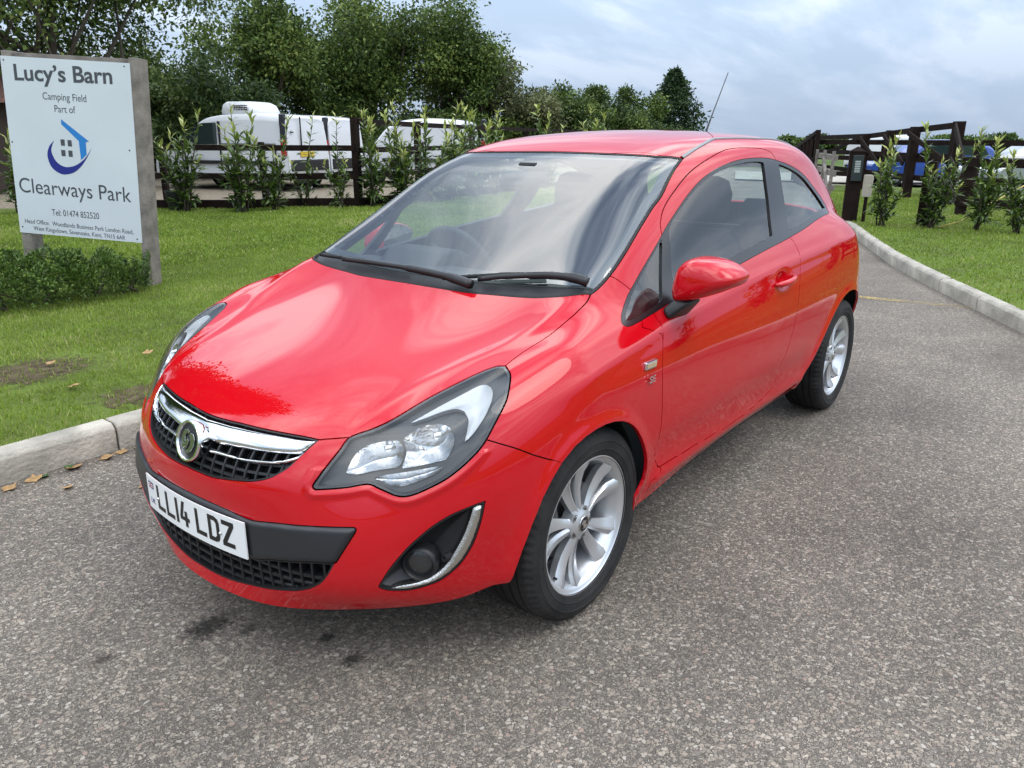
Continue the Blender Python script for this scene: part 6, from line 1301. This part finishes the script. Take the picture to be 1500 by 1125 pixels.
# =================================================================== vehicles in the right background
def far_van_parts(root):
    side_patch(root, 'cab_window', [(.93, 1.10), (1.15, 1.33), (1.38, 1.50), (1.62, 1.56), (1.98, 1.57), (1.98, 1.08), (1.2, 1.06)], .77, VGLASS, .10)
    side_patch(root, 'side_moulding', [(1.0, .62), (3.7, .62), (3.7, .70), (1.0, .70)], .80, DARK_V, .09)
    for x in (.72, 3.35): van_wheel(root, x, .68); van_wheel(root, x, -.68)
p = at(1375, 37); fv = van('panel_van', (p[0], p[1], .02), yaw_r+math.pi+.12, 4.08, PROF1, 1.62, 'white van parked beyond the right-hand fence, behind the blue car', far_van_parts); fv.scale = (1.0, 1.0, .95)
fv['group'] = 'vehicles beyond the right fence'
def far_car(loc, rz, paint, label):
    sv = empty('parked_car', loc, rz); tag(sv, label, 'car', 'vehicles beyond the right fence')
    Pc = smooth_open([(0, .45), (.05, .7), (.5, .82), (1.1, .92), (1.5, 1.2), (2.0, 1.42), (3.2, 1.44), (3.9, 1.3), (4.2, 1.0), (4.3, .6), (4.28, .4)], 5); v = []; f = []
    for x, z in Pc:
        k = np.clip((z-.9)/.5, 0, 1)
        for y, d in ((-.86, -.10), (-.80*(1-.14*k), 0), (0, .03), (.80*(1-.14*k), 0), (.86, -.10)): v.append((x, y*(1-.14*k) if abs(y) > .85 else y, z+d*k))
    for i in range(len(Pc)-1):
        for j in range(4): f.append((i*5+j, i*5+j+1, (i+1)*5+j+1, (i+1)*5+j))
    for s_ in (0, 4):
        b0 = len(v)
        for i, (x, z) in enumerate(Pc): t = v[i*5+s_]; v += [t, (x, math.copysign(.86, t[1]), min(.85, t[2])), (x, math.copysign(.84, t[1]), .3)]
        for i in range(len(Pc)-1):
            for j in range(2): f.append((b0+i*3+j, b0+i*3+3+j, b0+i*3+4+j, b0+i*3+1+j))
    MB().add(v, f).build('body', paint, sv, smooth=True, angle=60)
    for y in (.80, -.80): side_patch(sv, 'side_window', [(1.45, .95), (1.75, 1.2), (2.1, 1.34), (3.1, 1.36), (3.75, 1.2), (3.95, .95)], y, VGLASS, .06)
    MB().add([(1.18, -.66, .98), (1.18, .66, .98), (1.92, .58, 1.40), (1.92, -.58, 1.40)], [(0, 1, 2, 3)]).build('windscreen', VGLASS, sv)
    for x in (.85, 3.5): van_wheel(sv, x, .74); van_wheel(sv, x, -.74)
    for y in (.62, -.62): MB().box((.10, y, .66), (.12, .30, .14)).build('headlight', mat('car_lamp', (.7, .7, .7), .2), sv, bevel=.03)
    return sv
far_car(tuple(at(1436, 22, .02)), yaw_r+.2, mat('grey_car_paint', (.34, .36, .38), .3, .3, .8), 'pale grey car half hidden behind the rightmost laurels')
far_car(tuple(at(1262, 27, .02)), yaw_r+.05, mat('blue_car_paint', (.02, .065, .30), .35, 0, .5), 'bright blue car seen through the right-hand fence rails')
# =================================================================== barn behind the sign
barn = empty('barn', tuple(at(-60, 25, 0)), yaw_r); tag(barn, 'low barn with hipped red-brown tile roof behind the notice board', 'building')
BRICK = mat('barn_boards', (.05, .035, .028), .85, noise=(3, .3))
MB().box((0, -2.5, 1.15), (9.2, 4.6, 2.3)).build('wall', BRICK, barn)
TILE = mat('clay_tile', (.17, .085, .065), .8, noise=(9, .4)); TILE2 = mat('clay_tile_dark', (.115, .070, .060), .85, noise=(9, .4))
rf = MB().add([(-5, .2, 2.25), (5.1, .2, 2.25), (5.1, -5.2, 2.25), (-5, -5.2, 2.25), (-5, -2.5, 4.35), (2.4, -2.5, 4.35)], [(0, 1, 5, 4), (1, 2, 5), (2, 3, 4, 5), (3, 0, 4)]).build('roof', TILE, barn)
for k in range(14):      # tile courses with stepped edges
    t0 = k/14; z0 = 2.27+2.1*t0; y0 = .22-2.7*t0; xr = 5.12-2.7*t0
    MB().add([(-5, y0, z0), (xr, y0, z0), (xr-.19, y0-.19, z0+.16), (-5, y0-.19, z0+.16), (-5, y0, z0-.035), (xr, y0, z0-.035)], [(0, 1, 2, 3), (4, 5, 1, 0)]).build('tile_course', TILE if k % 3 else TILE2, rf)
    ye = -5.2+2.7*t0; MB().add([(xr, y0, z0), (xr, ye, z0), (xr-.19, ye+.19, z0+.16), (xr-.19, y0-.19, z0+.16), (xr, y0, z0-.035), (xr, ye, z0-.035)], [(0, 1, 2, 3), (4, 5, 1, 0)]).build('tile_course', TILE2 if k % 2 else TILE, rf)
for k in range(16): MB().lathe([(.10, -.23), (.12, .23)], 10, 'x', (-4.8+.46*k, -2.5, 4.34)).build('ridge_tile', TILE, rf, fix=False)
# =================================================================== trees
def tree(name, base, h, rx, ry, n, seed, label, cols, z0=.22, leaf=(.13, .24), lobes=14, gap=.0, group='trees behind the vans and fence', conifer=False, clump=.34):
    rs = np.random.RandomState(seed); root = empty(name, (float(base[0]), float(base[1]), 0)); tag(root, label, 'tree', group)
    m_ = MATS.get(cols[0]) or leaf_mat(cols[0], cols[1], trans=.25, rough=.55, spec=.25)
    C = []
    if conifer:
        for k in range(lobes):
            t = k/lobes; r = (1-t)**.78*rs.uniform(.72, 1.18); a = k*2.4+rs.rand(); C.append((math.cos(a)*rx*r*.62, math.sin(a)*ry*r*.62, h*(z0+(1-z0)*t), .30*rx*r+.18, .22*rx*r+.16))
    else:
        while len(C) < lobes:
            q = rs.randn(3); q /= np.linalg.norm(q); q *= rs.rand()**.45; zc = z0+(1-z0)*(.5+.5*q[2]*.84)
            env = 1.0-.35*abs(2*(zc-z0)/(1-z0)-.9)**2
            C.append((q[0]*rx*.86*env, q[1]*ry*.86*env, h*zc, rx*clump*rs.uniform(.7, 1.25), h*.15*rs.uniform(.7, 1.3)))
    C = np.array(C); k = rs.randint(0, len(C), n); q = rs.randn(n, 3); q /= np.linalg.norm(q, axis=1, keepdims=True); rad = rs.rand(n)**.42
    bump_ = 1+.35*np.sin(q[:, 0]*5+k)*np.sin(q[:, 2]*6+k*2)
    P = C[k, :3]+q*(rad*bump_)[:, None]*np.stack([C[k, 3], C[k, 3], C[k, 4]], 1)
    if gap: keep = (np.sin(P[:, 0]*2.3+seed)*np.sin(P[:, 1]*2.1)*np.sin(P[:, 2]*2.6+1) < 1-gap); P, q, rad, k = P[keep], q[keep], rad[keep], k[keep]
    P[:, 2] = np.maximum(P[:, 2], .15); m = len(P)
    D = q*.6+rs.randn(m, 3)*.7; D[:, 2] -= .15; D /= np.linalg.norm(D, axis=1, keepdims=True)
    v, F = leaf_faces(P, D, rs.randn(m, 3)+np.array([0, 0, 1.2]), rs.uniform(leaf[0], leaf[1], m), rs.uniform(leaf[0]*.5, leaf[1]*.6, m), .15)
    tone = np.clip(.34+.20*rs.randn(m)+.16*np.sin(k*1.7), 0, 1)
    o = mesh_np('crown', v, F, m_, root, smooth=False); tone_attr(o, np.tile(tone, 4)); o['kind'] = 'stuff'
    mb = MB(); top = h*(.55 if not conifer else .95)
    mb.tube([(0, 0, -.1), (.05*rx*.2, .03, h*.2), (-.03*rx, .02, h*.4), (.02, 0, top)], [.035*h*.9, .026*h, .018*h, .006*h], 8)
    if not conifer:
        for c in C[::2]:
            s_ = np.array([0, 0, h*rs.uniform(.18, .42)]); e_ = c[:3]; md = (s_+e_)/2+np.array([0, 0, -.04*h])+rs.randn(3)*.08*rx; mb.tube([s_, md, e_], [.012*h, .007*h, .002*h], 5)
    mb.build('trunk', BARK, root, smooth=True, fix=False)
    return root
OAK = ('leaf_oak', [(0.037, 0.059, 0.015), (0.063, 0.107, 0.024), (0.118, 0.176, 0.034), (0.207, 0.255, 0.059), (0.325, 0.340, 0.100)])
DARKG = ('leaf_dark', [(0.026, 0.047, 0.017), (0.046, 0.082, 0.022), (0.084, 0.130, 0.031), (0.148, 0.190, 0.048), (0.229, 0.258, 0.078)])
WILLOW = ('leaf_willow', [(0.055, 0.069, 0.030), (0.089, 0.108, 0.043), (0.139, 0.157, 0.064), (0.198, 0.206, 0.088), (0.318, 0.296, 0.146)])
CONI = ('leaf_conifer', [(0.013, 0.029, 0.011), (0.023, 0.049, 0.018), (0.039, 0.072, 0.024), (0.066, 0.105, 0.034), (0.109, 0.141, 0.058)])
def topz(py, d): return 1.44+(204-py)/1125.1*d*1.0
def T(px, d, wpx, top, n, seed, label, cols, nm='broadleaf_tree', **k):
    r = wpx/2/1125.1*d*1.22; return tree(nm, at(px, d), topz(top, d), r, r*k.pop('depth', .9), n, seed, label, cols, **k)
T(90, 22, 470, -120, 31000, 1, 'large airy tree with hanging leaves above the notice board', OAK, z0=.40, lobes=52, clump=.22, leaf=(.10, .19), depth=.6)
nt_ = tree('broadleaf_tree', (.3, -12.6), 12.2, 3.7, 3.4, 80000, 77, 'tall dense tree on the lawn beyond the left frame edge', OAK, z0=.16, leaf=(.13, .23), lobes=44, clump=.27)
T(292, 29, 200, 70, 24000, 2, 'dense dark hedge tree behind the refrigerated van', DARKG, z0=.05, lobes=22, leaf=(.12, .2))
T(180, 31, 190, 55, 20000, 12, 'dark hedge tree behind the right sign post', DARKG, z0=.05, lobes=18, leaf=(.12, .2))
T(388, 35, 168, 4, 22000, 3, 'tall loose tree rising between the dark hedge tree and the big one', OAK, z0=.25, lobes=18, clump=.32)
T(462, 37, 70, 112, 6000, 4, 'small tree left of the big spreading tree', DARKG, z0=.08, lobes=10)
T(545, 41, 212, 10, 34000, 5, 'big spreading tree with dense crown, left half', OAK, z0=.16, lobes=26, clump=.30)
T(648, 42, 188, 22, 30000, 6, 'big tree beside the spreading one, crown above the car windscreen', OAK, z0=.14, lobes=22, clump=.32)
T(748, 44, 140, 100, 17000, 7, 'grey-green willow-like tree above the roof front', WILLOW, z0=.08, lobes=14)
T(812, 46, 105, 120, 11000, 8, 'mid green tree right of the grey-green one', OAK, z0=.08, lobes=12)
T(880, 49, 100, 130, 11000, 9, 'lower tree over the middle of the car roof', DARKG, z0=.06, lobes=12)
T(932, 50, 80, 128, 9000, 10, 'small tree just left of the dark conifer', OAK, z0=.06, lobes=10)
T(982, 52, 128, 113, 14000, 11, 'dark pointed conifer left of the car aerial', CONI, nm='conifer_tree', z0=.04, lobes=54, conifer=True, leaf=(.14, .26))
for j, (px, d, w, tp) in enumerate([(225, 30, 110, 120), (335, 33, 110, 118), (425, 36, 100, 135), (500, 38, 110, 140), (575, 39, 120, 128), (640, 40, 110, 132), (705, 41, 110, 128), (770, 43, 100, 145), (845, 45, 100, 148), (905, 46, 90, 150), (955, 47, 80, 152)]):
    T(px, d, w, tp, 5200, 60+j, ['hedge tree just right of the sign post', 'hedge tree above the refrigerated van cab', 'hedge tree above the refrigerated van tail', 'hedge tree left of the thick fence post top', 'hedge tree under the big spreading crown', 'hedge tree above the third white van', 'hedge tree at the windscreen top corner', 'hedge tree under the grey-green tree', 'hedge tree over the roof crest, left', 'hedge tree over the roof crest, middle', 'hedge tree at the foot of the conifer'][j], DARKG if j % 3 else OAK, nm='hedge_tree', z0=.02, lobes=12, leaf=(.13, .22), group='hedge trees behind the vans')
GF = 'far trees on the right horizon'
for j, (px, d, w, tp, sd) in enumerate([(1128, 104, 50, 205, 21), (1168, 98, 62, 196, 22), (1215, 95, 70, 193, 23), (1262, 105, 60, 203, 24), (1352, 100, 70, 205, 25), (1412, 92, 78, 191, 26), (1462, 96, 70, 194, 27), (1506, 100, 60, 198, 28), (1550, 96, 70, 192, 29)]):
    T(px, d, w, tp, 3600, sd, ['far tree touching the car roof edge', 'far rounded tree right of the car roof', 'far tree left of the lorry cab', 'far tree behind the lorry cab', 'far tree behind the lorry body', 'far dark tree between the tall fence and right laurels', 'far tree above the rightmost laurels', 'far tree at the right frame edge', 'far tree beyond the right frame edge'][j], OAK if j % 2 else DARKG, z0=.03, lobes=10, leaf=(.30, .55), group=GF)
# =================================================================== fallen leaves
DRY = mat('dry_leaf', (.33, .20, .085), .8, noise=(40, .35)); GREENL = mat('fresh_leaf', (.05, .10, .03), .6)
def fallen(x, y, z, s, rz, m_, label, curl=.35):
    pts = [(-.5, 0), (-.3, .22), (-.05, .30), (.08, .52), (.18, .24), (.5, .10), (.42, -.08), (.16, -.22), (.02, -.45), (-.10, -.24), (-.32, -.18)]
    v = [(0, 0, 0)]+[(a*s, b*s, curl*s*(a*a+b*b)*(1.3 if b > 0 else .7)) for a, b in pts]; n = len(pts)
    f = [(0, 1+i, 1+(i+1) % n) for i in range(n)]
    b0 = len(v); v += [(a, b, c-.0012) for a, b, c in v]; f += [(b0, b0+1+(i+1) % n, b0+1+i) for i in range(n)]+[(1+i, b0+1+i, b0+1+(i+1) % n, 1+(i+1) % n) for i in range(n)]
    o = MB().add(v, f).build('fallen_leaf', m_, None, fix=False); o.location = (x, y, z+.006); o.rotation_euler = (.12, -.1, rz); tag(o, label, 'leaf', 'fallen leaves')
fallen(.519, -1.60, 0, .095, .4, DRY, 'large curled tan leaf against the left kerb'); fallen(.53, -1.625, 0, .05, 2, GREENL, 'green sprig beside the curled tan leaf')
fallen(.372, -1.60, 0, .085, 1.4, DRY, 'tan leaf at the kerb nearest the bumper corner'); fallen(.296, -1.61, 0, .06, 2.5, DRY, 'brown leaf right of the tan kerb leaf')
fallen(.216, -1.60, 0, .06, .2, DRY, 'small leaf just beside the black bumper corner'); fallen(.686, -1.60, 0, .075, 3, DRY, 'brown leaf under the kerb joint')
fallen(.64, -1.60, 0, .05, 1, GREENL, 'pale green leaf beside the kerb joint'); fallen(.628, -1.40, 0, .055, .7, DRY, 'pale leaf lying out on the tarmac near the kerb'); fallen(.79, -1.585, 0, .075, 2, DRY, 'tan leaf by the kerb at the left frame edge')
fallen(.43, -1.16, 0, .03, 1.2, DRY, 'tiny leaf fragment on the tarmac left of the plate'); fallen(.16, -2.38, LAWN_Z+.02, .08, 1, DRY, 'tan leaf on the thin grass near the kerb'); fallen(.05, -2.95, LAWN_Z+.02, .07, 2, DRY, 'orange-brown leaf on the bare lawn patch'); fallen(-.42, -2.7, LAWN_Z+.03, .07, 3, DRY, 'brown leaf on the lawn right of the bare patch')
fallen(-8.1, 1.4, LAWN_Z+.03, .10, 1, DRY, 'dry leaf on the right-hand lawn')
